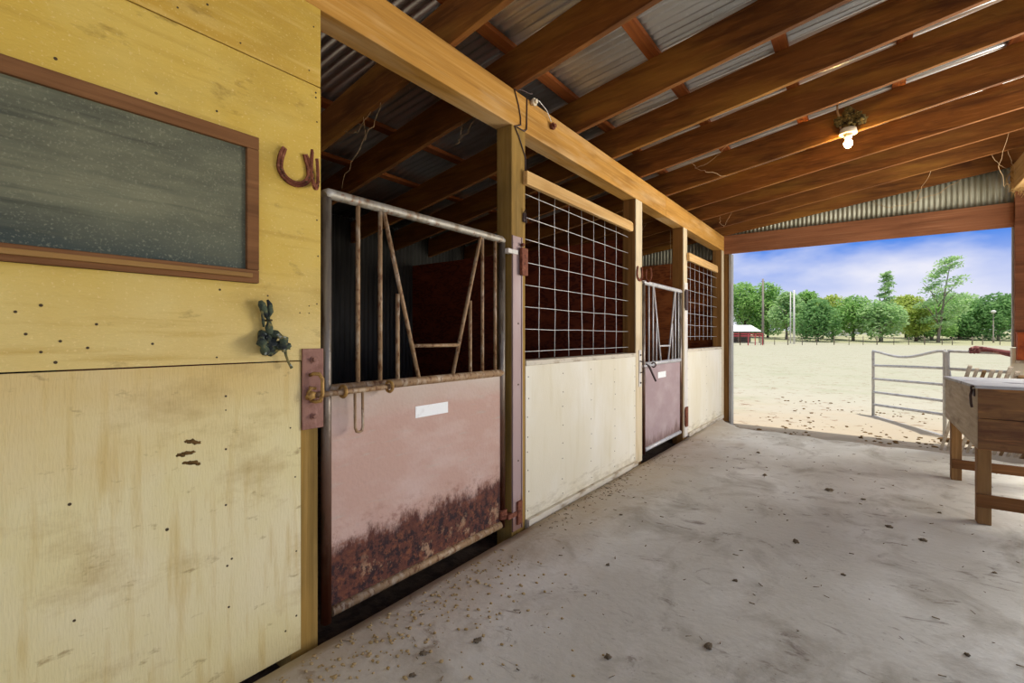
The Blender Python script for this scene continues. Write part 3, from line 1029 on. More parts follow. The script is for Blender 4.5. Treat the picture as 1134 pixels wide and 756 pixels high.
# sliding latch bolt
sl = MB()
sl.tube([(WX + 0.022, 1.085, 1.022), (WX + 0.020, 1.50, 1.026)], 0.0125, 12)
o = sl.build('latch_bolt', M['steel_rusty'], g1)
for y in (1.246, 1.498):
    b = MB()
    b.tube([(WX + 0.020 + 0.024 * math.cos(a), y, 1.026 + 0.024 * math.sin(a)) for a in [2 * math.pi * i / 16 for i in range(16)]], 0.0075, 8, closed=True)
    b.build('latch_ring', M['brass'], o)
b = MB()
b.tube([(WX + 0.022, 1.305, 1.02), (WX + 0.024, 1.305, 0.86), (WX + 0.024, 1.312, 0.842), (WX + 0.024, 1.326, 0.838), (WX + 0.024, 1.340, 0.842),
        (WX + 0.024, 1.345, 0.86), (WX + 0.022, 1.345, 1.02)], 0.0062, 8)
b.build('latch_handle', M['steel_rusty'], o)
b = MB()
b.tube([(WX + 0.022, 1.085, 1.022), (WX + 0.024, 1.092, 1.055), (WX + 0.026, 1.115, 1.05)], 0.006, 8)
b.blob((WX + 0.024, 1.092, 1.022), 0.019, (1, 1, 1), .4, 3, 2)
b.build('latch_eye', M['brass'], o)
# hinges
hg = MB()
hg.box(WX - 0.03, WX + 0.016, 2.45, 2.555, 1.800, 1.828)
o = hg.build('upper_hinge', M['channel_white'], g1, bevel=0.002)
hg = MB()
hg.tube([(GX, 2.445, 0.16), (GX, 2.445, 0.10)], 0.034, 12)
hg.box(GX, WX + 0.014, 2.455, 2.570, 0.095, 0.125)
hg.box(WX - 0.005, WX + 0.020, 2.55, 2.60, 0.035, 0.185)
hg.build('lower_hinge', M['rust'], g1, bevel=0.002)

jm = thing('steel_jamb', (WX, 2.54, 0), 'pinkish steel channel upright hinging the rusty gate to its post', 'jamb')
b = MB()
b.box(WX + 0.001, WX + 0.006, 2.505, 2.612, 0.0, 1.92)
b.box(WX + 0.0062, WX + 0.012, 2.505, 2.511, 0.0, 1.92)
b.box(WX + 0.0062, WX + 0.012, 2.606, 2.612, 0.0, 1.92)
b.build('channel', M['channel'], jm)
b = MB()
b.box(WX + 0.013, WX + 0.035, 2.575, 2.645, 1.668, 1.85)
b.build('hinge_block', M['rust'], jm, bevel=0.004)
b = MB()
b.disc((WX + 0.012, 2.60, 1.87), (1, 0, 0), 0.012, 0.02, 6)
b.build('bolt', M['rust'], jm)
for z in (0.45, 0.95, 1.35):
    b = MB()
    b.disc((WX + 0.006, 2.57, z), (1, 0, 0), 0.006, 0.003, 8)
    b.build('screw', M['nail'], jm)

g2 = stall_gate(4.870, 6.110, 1.835, 0.975, 0.075, 0.0225, 0.0105, 'far stall gate with mauve steel sheet and a small white plate',
                M['steel_clean'], M['stile_rust'], M['steel_clean'], M['steel_clean'], M['sheet_mauve'], (GX, 5.5, 0.0))
b = MB()
b.box(GX + 0.0045, GX + 0.0065, 5.30, 5.56, 0.80, 0.868)
o = b.build('name_plate', M['white_plate'], g2)
o['label'] = 'blank white name plate'
b = MB()
b.tube([(WX + 0.022, 4.72, 0.965), (WX + 0.022, 5.03, 0.965)], 0.0125, 10)
o = b.build('latch_bolt', M['steel_clean'], g2)
b = MB()
b.tube([(WX + 0.025, 4.80, 0.985), (WX + 0.045, 4.83, 0.96), (WX + 0.06, 4.98, 0.80)], [0.008, 0.011, 0.011], 8)
b.build('latch_handle', M['dark_wire'], o)
b = MB()
b.tube([(WX + 0.022 + 0.024 * math.cos(a), 5.02, 0.965 + 0.024 * math.sin(a)) for a in [2 * math.pi * i / 14 for i in range(14)]], 0.007, 8, closed=True)
b.build('latch_ring', M['dark_wire'], o)
lp2 = thing('latch_plate', (WX, 4.69, 0.78), 'narrow white latch plate on the post left of the far stall gate', 'latch plate')
b = MB()
b.box(WX + 0.001, WX + 0.008, 4.655, 4.715, 0.76, 1.13)
b.build('plate', M['channel_white'], lp2, bevel=0.001)
for z in (0.80, 1.08):
    b = MB()
    b.disc((WX + 0.0082, 4.685, z), (1, 0, 0), 0.009, 0.01, 6)
    b.build('bolt', M['dark_wire'], lp2)
b = MB()
b.tube([(WX + .008, 4.67, 1.02), (WX + .04, 4.675, 1.01), (WX + .045, 4.68, 0.96), (WX + .04, 4.685, 0.91), (WX + .008, 4.69, 0.90)], 0.006, 8)
b.build('staple', M['dark_wire'], lp2)
jm2 = thing('steel_jamb', (WX, 6.2, 0), 'white steel strip upright on the post right of the far stall gate', 'jamb')
b = MB()
b.box(WX + 0.001, WX + 0.007, 6.155, 6.285, 0.0, 1.95)
b.build('channel', M['channel_white'], jm2)
for (za, zb) in ((1.60, 1.86), (0.13, 0.38)):
    b = MB()
    b.box(WX + 0.008, WX + 0.026, 6.17, 6.25, za, zb)
    b.tube([(WX + 0.02, 6.16, za + 0.02), (WX + 0.02, 6.16, zb - 0.02)], 0.014, 8)
    b.build('hinge', M['dark_wire'] if za > 1 else M['rust'], jm2, bevel=0.002)


# ------------------------------------------------------------------ cream panels, sills, kick boards, mesh, rails
def cream_panel(y0, y1, zt, label, ncols):
    o = thing('plywood_half_wall', (WX, (y0 + y1) / 2, 0), label, 'half wall', None)
    b_ = MB()
    b_.box(WX - 0.018, WX, y0, y1, -0.06, zt)
    b_.mi = 1
    for c in range(ncols):
        yy = y0 + 0.03 + (y1 - y0 - 0.06) * c / (ncols - 1)
        for r in range(8):
            b_.disc((WX - 0.001, yy + RND.uniform(-.01, .01), 0.08 + (zt - 0.16) * r / 7 + RND.uniform(-.02, .02)), (1, 0, 0), 0.005, 0.002, 6)
    b_.build('plywood_sheet', [M['cream'], M['nail']], o)
    b_ = MB()
    b_.box(WX - 0.12, WX + 0.006, y0, y1, zt + 0.001, zt + 0.036)
    b_.build('sill_board', M['sill'], o, bevel=0.003)
    b_ = MB()
    b_.box(WX + 0.001, WX + 0.030, y0, y1, -0.02, 0.035)
    b_.build('kick_board', M['sill'], o, bevel=0.003)
    return o


cream_panel(2.664, 4.580, 1.066, 'long cream plywood stall panel between the two gates', 5)
cream_panel(6.294, 8.115, 1.070, 'short cream plywood stall panel at the open end of the barn', 3)


def mesh_window(x, y0, y1, zs, ys_, label):
    o = thing('wire_mesh_panel', (x, (y0 + y1) / 2, zs[-1]), label, 'wire mesh')
    for k, z in enumerate(zs):
        b_ = MB()
        n = 8
        b_.tube([(x, y0 + (y1 - y0) * i / n, z + 0.008 * mnoise.noise(Vector((i * .6, k * 3.3, 1)))) for i in range(n + 1)], 0.0029, 6)
        b_.build('horizontal_wire', M['wire'], o)
    for k, y in enumerate(ys_):
        b_ = MB()
        n = 8
        b_.tube([(x - 0.0068, y + 0.014 * mnoise.noise(Vector((i * .7, k * 2.7, 7))), zs[-1] + (zs[0] + 0.09 - zs[-1]) * i / n - 0.05 * (i == 0)) for i in range(n + 1)], 0.0029, 6)
        b_.build('vertical_wire', M['wire'], o)
    return o


mesh_window(-1.93, 2.662, 4.583, [2.265, 2.104, 1.945, 1.787, 1.627, 1.475, 1.317, 1.160], [2.961, 3.18, 3.396, 3.618, 3.835, 4.066, 4.31],
            'large wire mesh window above the long cream panel')
mesh_window(-1.93, 6.292, 8.118, [2.20 - 0.155 * i for i in range(7)], [6.50, 6.72, 6.94, 7.16, 7.38, 7.60, 7.82],
            'small wire mesh window above the short cream panel')
for (ya, yb, za, zb, lab) in ((2.63, 4.42, 2.278, 2.368, 'pale board across the top of the large mesh window'),
                              (6.26, 7.70, 2.235, 2.335, 'pale board across the top of the small mesh window')):
    b = MB()
    b.prism([(ya, za), (yb, za), (yb + 0.02, za + 0.02), (yb + 0.01, zb - 0.01), (yb - 0.03, zb), (ya, zb)], 0, WX + 0.002, WX + 0.036)
    tag(b.build('top_rail_board', M['rail'], origin=(WX, ya, za), bevel=0.003), lab, 'board')

# ------------------------------------------------------------------ wire and insulators on the beam
wr = thing('wire_wrap', (WX, 2.6, BEAM_B), 'dark wire looped round the aisle beam and its post top', 'wire')
for pts in ([(WX + .004, 2.53, 2.872), (WX + .005, 2.575, 2.79), (WX + .005, 2.60, 2.71), (WX + .005, 2.60, 2.665), (WX + .006, 2.545, 2.638), (WX - .01, 2.525, 2.634)],
            [(WX + .004, 2.675, 2.872), (WX + .004, 2.672, 2.75), (WX + .006, 2.668, 2.66), (WX + .008, 2.64, 2.637), (WX + .006, 2.56, 2.636)],
            [(WX + .006, 2.53, 2.634), (WX + .006, 2.58, 2.58), (WX + .005, 2.62, 2.52), (WX + .004, 2.655, 2.47), (WX + .004, 2.656, 2.38)],
            [(WX + .005, 2.53, 2.872), (WX + .012, 2.60, 2.895), (WX + .02, 2.68, 2.902), (WX + .03, 2.70, 2.905)]):
    b = MB()
    b.tube(pts, 0.0042, 6)
    b.build('wire_strand', M['dark_wire'], wr)
b = MB()
b.tube([(WX + .012, 2.72, 2.87), (WX + .018, 2.80, 2.90), (WX + .02, 2.90, 2.87), (WX + .02, 2.96, 2.81)], 0.003, 6)
b.build('wire_strand', M['wire'], wr)
for (y, z) in ((2.74, 2.868), (2.985, 2.79)):
    b = MB()
    b.disc((WX + 0.001, y, z), (1, 0, 0), 0.020, 0.012, 12)
    b.disc((WX + 0.014, y, z), (1, 0, 0), 0.026, 0.012, 12)
    b.disc((WX + 0.027, y, z), (1, 0, 0), 0.014, 0.016, 12)
    tag(b.build('wire_insulator', M['rust'] if y > 2.9 else M['ceramic'], origin=(WX, y, z)),
        'round brown insulator screwed to the aisle beam' if y > 2.9 else 'pale insulator at the wire loop on top of the aisle beam', 'insulator')
b = MB()
b.box(WX + 0.001, WX + 0.014, 2.625, 2.652, 2.03, 2.09)
b.tube([(WX + .008, 2.63, 2.09), (WX + .02, 2.635, 2.115), (WX + .02, 2.645, 2.03), (WX + .008, 2.65, 2.02)], 0.004, 6)
tag(b.build('eye_hook', M['dark_wire'], origin=(WX, 2.64, 2.05)), 'small dark hook on the wire-wrapped post', 'hook')

# ------------------------------------------------------------------ lamp with nest
LX, LY = -0.135, 5.455 - RSK * 0 + RSK * (-0.135 - WX) - 0.02
lz = raf_z(LX)
lm = thing('ceiling_lamp', (LX, LY, lz), 'lit bare bulb lamp under a mud nest on the roof rafter', 'lamp')
b = MB()
b.tube([(LX, LY, lz + 0.035), (LX, LY, lz - 0.012)], [0.062, 0.07], 20)
b.tube([(LX, LY, lz - 0.0125), (LX, LY, lz - 0.045)], [0.036, 0.028], 16)
b.build('lampholder', M['ceramic'], lm)
b = MB()
prof = [(0.0, 0.014), (-0.012, 0.016), (-0.03, 0.027), (-0.05, 0.034), (-0.07, 0.032), (-0.085, 0.022), (-0.093, 0.008)]
b.tube([(LX, LY, lz - 0.042 + p[0]) for p in prof], [p[1] for p in prof], 16)
b.build('bulb', M['bulb'], lm)
b = MB()
b.tube([(LX - 0.055, LY - 0.03, lz + 0.04), (LX - 0.06, LY - 0.032, lz + 0.12), (LX - 0.08, LY - 0.03, lz + 0.20), (LX - 0.08, LY - 0.02, lz + 0.29)], 0.0085, 8)
b.build('conduit', M['copper'], lm)
b = MB()
rr = random.Random(3)
for i in range(26):
    a = rr.uniform(0, 6.28)
    q = rr.uniform(0.03, 0.105)
    b.blob((LX + 0.01 + q * math.cos(a), LY - 0.01 - abs(q * math.sin(a)) * 0.45, lz + 0.05 + rr.uniform(0, 0.19) * (1 - q * 5)), rr.uniform(0.02, 0.036), (1, .8, 1), .6, i, 2)
ns = b.build('bird_nest', M['nest'], origin=(LX, LY, lz + 0.04))
tag(ns, 'mud and grass bird nest built on top of the lit lamp', 'nest')

# ------------------------------------------------------------------ wooden chest on legs
ch = thing('wooden_chest', (1.0, 5.3, 0), 'weathered wooden feed chest on legs at the right edge of the aisle', 'chest')
cx0, cx1, cy0, cy1 = 0.600, 1.36, 4.470, 6.12
zt0, zt1, zb = 0.915, 0.868, 0.505
b = MB()
b.hexa([(cx0, cy0 + .02, zb), (cx0 + .022, cy0 + .02, zb), (cx0 + .022, cy1, zb), (cx0, cy1, zb),
        (cx0, cy0 + .02, zt0), (cx0 + .022, cy0 + .02, zt0), (cx0 + .022, cy1, zt1), (cx0, cy1, zt1)])
b.build('end_panel', M['box_grey'], ch, bevel=0.003)
b = MB()
b.hexa([(cx1 - .022, cy0 + .02, zb), (cx1, cy0 + .02, zb), (cx1, cy1, zb), (cx1 - .022, cy1, zb),
        (cx1 - .022, cy0 + .02, zt0), (cx1, cy0 + .02, zt0), (cx1, cy1, zt1), (cx1 - .022, cy1, zt1)])
b.build('end_panel', M['box_grey'], ch, bevel=0.003)
zmid = 0.715
for za, zb_ in ((zb, zmid - .0015), (zmid + .0015, zt0)):
    b = MB()
    b.box(cx0 + 0.003, cx1, cy0, cy0 + 0.0195, za, zb_)
    b.build('front_plank', M['box_brown'], ch, bevel=0.002)
b = MB()
b.box(cx0 + .023, cx1 - .023, cy1 - .022, cy1, zb, zt1)
b.build('back_panel', M['box_grey'], ch)
b = MB()
b.box(cx0 + .023, cx1 - .023, cy0 + .02, cy1 - .0225, zb, zb + .02)
b.build('bottom_panel', M['box_brown'], ch)
b = MB()
b.hexa([(cx0 - .012, cy0 - .012, zt0 + .001), (cx1 + .012, cy0 - .012, zt0 + .001), (cx1 + .012, cy1 + .01, zt1 + .001), (cx0 - .012, cy1 + .01, zt1 + .001),
        (cx0 - .012, cy0 - .012, zt0 + .022), (cx1 + .012, cy0 - .012, zt0 + .022), (cx1 + .012, cy1 + .01, zt1 + .022), (cx0 - .012, cy1 + .01, zt1 + .022)])
b.build('lid', M['box_lid'], ch, bevel=0.003)
for (x, y) in ((cx0 + .002, cy0 + .022), (cx0 + .002, 5.74), (cx1 - .072, cy0 + .022), (cx1 - .072, 5.74)):
    b = MB()
    b.box(x, x + .07, y, y + .095, 0.0, zb - .001)
    b.build('leg', M['leg_wood'], ch, bevel=0.003)
for (y, za, zb_) in ((cy0 + .004, .118, .205), (5.72, .105, .185)):
    b = MB()
    b.box(cx0 - 0.004 if y < 5 else cx0 + .004, cx1, y, y + .0175, za, zb_)
    b.build('stretcher', M['leg_rail'], ch, bevel=0.002)
b = MB()
b.box(cx0 - .008, cx0 - .0005, 4.545, 4.60, .855, .905)
b.tube([(cx0 - .014, 4.575, .90), (cx0 - .022, 4.57, .86), (cx0 - .018, 4.58, .80), (cx0 - .014, 4.575, .775)], .0075, 8)
b.tube([(cx0 - .014, 4.50, .925), (cx0 - .018, 4.56, .925), (cx0 - .018, 4.575, .90)], .006, 8)
o = b.build('hasp', M['dark_wire'], ch)
o['label'] = 'dark iron hasp'
b = MB()
for i in range(3):
    b.blob((.80 + i * .05, 5.35 + .16 * i, .921 - .0285 * (.88 + .16 * i)), .05, (1.5, 1.2, .09), .5, 40 + i, 2)
tag(b.build('dark_rag', M['dark_wire'], origin=(.85, 5.5, .9)), 'flat dark scrap lying on the chest lid', 'scrap')


# slatted panels leaning on the back of the chest
def slatted(name, x0, x1, lean, n, ztop, label, yb, yt, dark_every=5):
    o = thing(name, ((x0 + x1) / 2, yb, -0.01), label, 'slatted panel', 'slatted panels behind the chest')
    bot, top = Vector((0, yb, 0.012)), Vector((lean, yt, ztop))
    d = (top - bot)
    nn = Vector((0, -d.z, d.y)).normalized()
    for i in range(n):
        x = x0 + (x1 - x0) * i / (n - 1)
        b_ = MB()
        k = RND.uniform(0.95, 1.0)
        a = bot + Vector((x, 0, 0))
        e = bot + d * k + Vector((x, 0, 0))
        b_.bar(a, e, RND.uniform(.024, .032), .014, up=nn)
        b_.build('slat', M['slat_dark'] if i % dark_every == 2 else M['slat'], o)
    for t in ((0.12, 0.5, 0.80) if x1 < 1 else (0.12, 0.5, 0.97)):
        b_ = MB()
        a = bot + d * t - nn * .0175
        b_.bar(a + Vector((x0 - .03, 0, 0)), a + Vector((x1 + .03, 0, 0)), .02, .06, up=d)
        b_.build('cross_rail', M['slat_dark'], o)
    return o


slatted('slatted_panel', 0.66, 0.98, 0.11, 7, 0.995, 'grey slatted wooden panel leaning behind the chest, left one of two', 7.12, 6.10)
slatted('slatted_panel', 1.03, 1.62, 0.09, 12, 0.905, 'brownish slatted wooden panel leaning behind the chest, right one of two', 7.16, 6.16, 3)

# right jamb of the open end
b = MB()
b.box(1.425, 1.58, 8.19, 8.25, 1.14, 3.0)
tag(b.build('timber_post', M['header'], origin=(1.5, 8.2, 1.1), bevel=0.003), 'brown timber post at the right edge of the open barn end', 'post')
b = MB()
b.box(1.412, 1.436, 8.256, 8.30, 1.14, 2.59)
o = b.build('corner_flashing', M['trim_grey'], origin=(1.42, 8.28, 1.14))
tag(o, 'thin grey flashing strip along the right jamb of the open barn end', 'flashing')
pn = thing('plywood_half_wall', (1.6, 8.2, 0), 'cream half wall panel at the right edge, below the brown post', 'half wall')
b = MB()
b.box(1.395, 1.95, 8.18, 8.26, -0.18, 1.13)
b.build('plywood_sheet', M['cream'], pn, bevel=0.003)
b = MB()
b.box(1.42, 1.96, 8.13, 8.179, 0.95, 0.985)
b.build('ledge_board', M['sill'], pn)
b = MB()
b.box(1.43, 1.68, 8.10, 8.179, 0.99, 1.30)
b.box(1.425, 1.685, 8.095, 8.18, 1.301, 1.315)
b.disc((1.47, 8.10, 1.15), (0, -1, 0), .012, .01, 8)
tag(b.build('metal_box', M['orange'], origin=(1.5, 8.15, 0.99), bevel=0.003), 'orange rusty box fixed to the right jamb', 'box')
# straw caught on the beam end
b = MB()
rr = random.Random(11)
for i in range(10):
    b.blob((1.41 + rr.uniform(-.02, .09), 8.10 + rr.uniform(-.06, .02), 3.08 + rr.uniform(0, .18)), rr.uniform(.04, .08), (.8, .7, 1.5), .5, i + 70, 2)
for i in range(70):
    x, y, z = 1.40 + rr.uniform(-.03, .1), 8.06 + rr.uniform(-.06, .06), 3.30 - rr.uniform(0, .2)
    b.tube([(x, y, z), (x + rr.uniform(-.06, .06), y - .01, z - rr.uniform(.05, .12)), (x + rr.uniform(-.09, .09), y - .02, z - rr.uniform(.12, .26))], .0022, 4)
tag(b.build('straw_bunch', M['straw'], origin=(1.42, 8.1, 3.0)), 'bunch of straw caught on the pale beam end at upper right', 'straw', kind='stuff')


# ------------------------------------------------------------------ cobweb strands under the roof
def strand(pts, label, r=0.0016, m_='web'):
    b_ = MB()
    rr_ = random.Random(len(label))
    for P_ in pts:
        out = []
        for i in range(len(P_) - 1):
            a, e = Vector(P_[i]), Vector(P_[i + 1])
            for k in range(4):
                out.append(a.lerp(e, k / 4) + Vector((rr_.uniform(-1, 1), rr_.uniform(-1, 1), rr_.uniform(-1, 1))) * .012)
        out.append(Vector(P_[-1]))
        b_.tube(out, r, 5)
    return tag(b_.build('cobweb', M[m_], origin=pts[0][0]), label, 'cobweb', 'dusty cobweb strands under the roof')


def rp(i, x, dz=0.0):       # a point on the underside of rafter i
    yi, sk = RAF[i]
    return (x, yi + sk * (x - WX), raf_z(x) + dz)


strand([[rp(0, -2.55), (-2.55, 1.98, 2.66), (-2.6, 1.93, 2.52)], [rp(0, -2.75), (-2.72, 2.02, 2.6), (-2.82, 1.98, 2.45), (-2.95, 2.0, 2.3)],
        [rp(0, -2.65), (-2.8, 2.02, 2.66), (-2.9, 2.05, 2.7), rp(0, -3.0)]], 'tangled cobweb hanging under the nearest rafter beside the yellow wall')
strand([[rp(1, -2.35), (-2.36, 2.58, 2.7), (-2.42, 2.58, 2.66)], [(-2.36, 2.58, 2.7), (-2.28, 2.58, 2.74), rp(1, -2.2)]],
       'forked cobweb strand under the second rafter above the rusty gate')
strand([[rp(0, -2.15, .02), (-2.15, 1.98, 2.76)], [rp(1, -2.08), (-2.08, 2.56, 2.75)]], 'short cobweb threads left of the wire-wrapped post')
strand([[rp(9, .05), (.2, 8.10, 2.98), (.42, 8.08, 2.97), (.55, 8.08, 3.03), (.75, 8.08, 3.08), rp(9, .95)], [(.5, 8.08, 3.0), (.55, 8.06, 3.12), rp(8, .6)]],
       'long sagging cobweb in front of the gable strip', 0.003)
strand([[rp(7, 1.12), (1.15, 7.3, 3.1), (1.25, 7.7, 2.98), (1.35, 8.0, 3.05)], [rp(8, 1.22), (1.3, 7.6, 3.18), (1.38, 7.9, 3.14)], [rp(8, 1.1), (1.2, 7.6, 3.2), (1.37, 8.0, 3.2)]],
       'cobweb strung from the last rafters to the straw at upper right', 0.0022)
strand([[rp(4, -1.35), (-1.3, 4.68, 2.85), (-1.2, 4.7, 2.8), rp(5, -1.2)], [(-1.3, 4.68, 2.85), (-1.15, 4.7, 2.9), rp(4, -1.0)]],
       'faint cobweb between rafters near the aisle beam middle')
strand([[rp(7, -1.6), (-1.6, 6.9, 2.8), (-1.55, 6.95, 2.75), (-1.5, 6.9, 2.83), rp(7, -1.45)]], 'cobweb loop under a far rafter above the far aisle beam')
strand([[rp(7, -2.3), (-2.3, 7.0, 2.4), (-2.3, 7.0, 2.1)], [rp(6, -2.7), (-2.6, 6.3, 2.6), (-2.5, 6.3, 2.62), rp(6, -2.4)]], 'cobweb hanging inside the far stall')

# ------------------------------------------------------------------ tube gates outside
def tube_gate(A, B, zb_a, zb_b, zts_a, zts_b, label, sag=0.0, nrm='gate_paint'):
    A, B = Vector(A), Vector(B)
    o = thing('tube_gate', (A.x, A.y, -0.22), label, 'gate', 'tube gates outside')
    for k, (za, zb_) in enumerate(zip(zts_a, zts_b)):
        b_ = MB()
        n = 14
        pts = []
        for i in range(n + 1):
            t = i / n
            p = A.lerp(B, t)
            z = za + (zb_ - za) * t
            if k == 0:
                z -= sag * math.sin(math.pi * min(1, t * 1.05)) ** 1.4
            pts.append((p.x, p.y, z))
        b_.tube(pts, 0.022, 10)
        b_.build('rail', M[nrm], o)
    for P_, zz, q in ((A, zts_a, 0), (B, zts_b, 1)):
        b_ = MB()
        b_.tube([(P_.x, P_.y, zz[-1] - 0.02), (P_.x, P_.y, zz[0] - 0.03), (P_.x, P_.y, zz[0])], 0.024, 10)
        b_.build('stile', M[nrm], o)
    return o


GA, GB = (0.095, 11.15), (0.93, 9.55)
tube_gate(GA, GB, 0, 0, [1.000, .734, .489, .244, .014, -.205], [1.055, .800, .555, .315, .11, -.215],
          'bent pale tube gate standing open on the dirt outside', 0.10)
tube_gate((0.955, 9.48), (2.35, 8.9), 0, 0, [1.055, .795, .55, .31, .10], [1.02, .77, .53, .29, .08],
          'pale tube gate running behind the chest to the right jamb')
b = MB()
b.bar((0.925, 9.50, 1.045), (1.00, 9.46, .42), .03, .05)
tag(b.build('gate_brace', M['gate_paint'], origin=(.95, 9.48, .4)), 'slanted pale brace where the two tube gates meet', 'brace')
b = MB()
rr = random.Random(5)
pts = [(1.18, 9.387, 1.075), (1.24, 9.36, 1.095), (1.36, 9.31, 1.085), (1.50, 9.25, 1.05), (1.65, 9.19, 1.015), (1.85, 9.11, 0.99)]
b.tube(pts, [.03, .045, .032, .038, .05, .05], 10)
b.blob((1.22, 9.34, 1.075), .055, (1, .8, .8), .5, 3, 3)
b.blob((1.29, 9.33, 1.10), .04, (1.5, .8, .6), .5, 5, 3)
tag(b.build('maroon_cloth', M['maroon'], origin=(1.4, 9.3, 1.0)), 'rolled maroon and pink cloth lying on the tube gate top rail', 'cloth')

# ------------------------------------------------------------------ floor litter
rr = random.Random(21)
SPOTS = [(-1.30, 1.52, .018), (-1.42, 1.33, .016), (-1.36, 1.22, .012), (-0.86, 1.46, .014), (-0.52, 2.05, .020), (-0.82, 1.75, .016), (-0.35, 3.42, .022),
         (-0.25, 4.72, .030), (-0.02, 4.62, .016), (-0.75, 4.9, .02), (0.12, 4.05, .020), (-0.95, 5.8, .022), (-1.4, 3.2, .012), (-0.55, 2.7, .013),
         (0.05, 2.2, .011), (0.32, 2.6, .012), (-0.2, 1.9, .010), (0.42, 4.6, .013), (0.28, 3.9, .02), (-1.15, 2.45, .012), (-0.1, 3.1, .012), (0.55, 3.6, .011)]
clod_mesh = []
for i in range(4):
    b = MB()
    b.blob((0, 0, 0), 1.0, (1.2, .9, .55), .55, i + 100, 3)
    o = b.build('dirt_clod', M['clod'])
    clod_mesh.append(o)
for i, (x, y, r) in enumerate(SPOTS):
    o = clod_mesh[i] if i < 4 else clod_mesh[i % 4].copy()
    if i >= 4:
        COL.objects.link(o)
    o.location = (x, y, slab_z(x, y) + r * .27)
    o.scale = (r * .75, r * .75, r * .75)
    o.rotation_euler = (0, 0, rr.uniform(0, 6.28))
    tag(o, 'small dry dirt clod lying on the concrete floor', 'dirt clod', 'dirt clods on the concrete')
b = MB()
rr = random.Random(33)
for i in range(620):
    q = abs(rr.gauss(0, .32))
    x = -1.76 + min(q, 1.2) * 0.9
    y = 0.80 + rr.uniform(0, 1) ** 2.2 * 1.5 - (x - WX) * 0.10
    r = rr.uniform(.002, .0085)
    b.blob((x, y, slab_z(x, y) + r * .3), r, (1.2, 1, .7), .5, i, 1)
tag(b.build('sawdust', M['sawdust'], origin=(-1.5, 1.2, 0)), 'crumbs of pale sawdust scattered on the floor below the rusty gate', 'sawdust', kind='stuff')
b = MB()
for i in range(420):
    x = rr.uniform(-1.75, 1.3)
    y = rr.uniform(1.0, 7.0)
    if rr.random() < .45:
        x = WX + .06 + abs(rr.gauss(0, .12))
        y = rr.uniform(2.7, 5.2)
    a = rr.uniform(0, 6.28)
    ln = rr.uniform(.006, .03)
    z = slab_z(x, y) + .003
    b.tube([(x, y, z), (x + ln * math.cos(a), y + ln * math.sin(a), z + .002)], rr.uniform(.0012, .003), 4)
tag(b.build('straw_litter', M['clod'], origin=(0, 4, 0)), 'bits of straw and dirt strewn over the concrete floor', 'litter', kind='stuff')

b = MB()
for i in range(420):
    x = rr.uniform(-1.9, 2.4)
    y = 7.9 + rr.uniform(0, 1) ** 1.5 * 5.5
    if mnoise.noise(Vector((x * .9, y * .9, 3))) < -.05:
        continue
    r = rr.uniform(.008, .03)
    b.blob((x, y, ground_z(x, y) + r * .2), r, (1.3, 1, .5), .6, i, 1, rr.uniform(0, 3))
tag(b.build('dirt_crumbs', M['hoof'], origin=(0, 9, -.2)), 'brown crumbs of dirt scattered over the sunny ground outside the opening', 'dirt', kind='stuff')

# ------------------------------------------------------------------ trees beyond the fence


def crown(b_, rnd, H, R, z0, n, leaf, sparse=False, lean=0.0, lobes=9):
    cs = []
    for i in range(lobes):
        t = (i + rnd.uniform(.2, .8)) / lobes if sparse else rnd.uniform(0.05, 1.0)
        zc = z0 + (H - z0) * t
        k = math.sin(math.pi * min(.93, .18 + .78 * t)) ** 0.6
        rad = R * (0.46 if not sparse else 0.40) * rnd.uniform(.8, 1.2)
        off = max(0.0, R * k - rad)
        a = rnd.uniform(0, 6.28)
        cs.append((Vector((off * math.cos(a) + lean * t, off * math.sin(a), min(zc, H - rad * .6))), rad))
    for i in range(n):
        c_, rad = cs[rnd.randrange(len(cs))]
        d = Vector((rnd.gauss(0, 1), rnd.gauss(0, 1), rnd.gauss(0, 1))).normalized()
        p = c_ + d * rad * rnd.uniform(.45, 1.0) ** .5
        if sparse:
            p = c_ + Vector((d.x * rad * 1.5, d.y * rad * 1.2, d.z * rad * .45)) * rnd.uniform(.2, 1) + Vector((0, 0, .25 * d.x * rad))
        s_ = leaf * rnd.uniform(.6, 1.3)
        u = Vector((rnd.gauss(0, 1), rnd.gauss(0, 1), rnd.gauss(0, .45))).normalized()
        v = u.cross(Vector((rnd.gauss(0, .5), rnd.gauss(0, .5), rnd.gauss(0, 1)))).normalized()
        ww = .5 if not sparse else .35
        q = [p - u * s_, p + v * s_ * ww, p + u * s_, p - v * s_ * ww]
        b_._f([b_.bm.verts.new(w_) for w_ in q])


def make_tree(seed, H, R, z0, n, leaf, lm_, bm_, sparse=False, lean=0.0, lobes=10, trunk=0.16, name='leafy_tree'):
    rnd = random.Random(seed)
    o = thing(name, (0, 0, 0), None, None)
    b_ = MB()
    tr = [(0, 0, -0.3), (0.05, 0, z0 * .5), (-.03 + lean * .2, .04, z0 * 1.1), (lean * .6, .03, H * .62), (lean, 0, H * .9)]
    b_.tube(tr, [trunk * 1.3, trunk, trunk * .9, trunk * .5, trunk * .15], 8)
    for i in range(5):
        a = rnd.uniform(0, 6.28)
        zz = z0 * 1.0 + (H - z0) * rnd.uniform(0, .35)
        b_.tube([(0, 0, zz), (R * .35 * math.cos(a), R * .35 * math.sin(a), zz + (H - z0) * .18), (R * .7 * math.cos(a), R * .7 * math.sin(a), zz + (H - z0) * .3)],
                [trunk * .5, trunk * .35, trunk * .1], 6)
    b_.build('trunk', bm_, o)
    b_ = MB()
    crown(b_, rnd, H, R, z0, n, leaf, sparse, lean, lobes)
    b_.build('foliage', lm_, o)
    return o


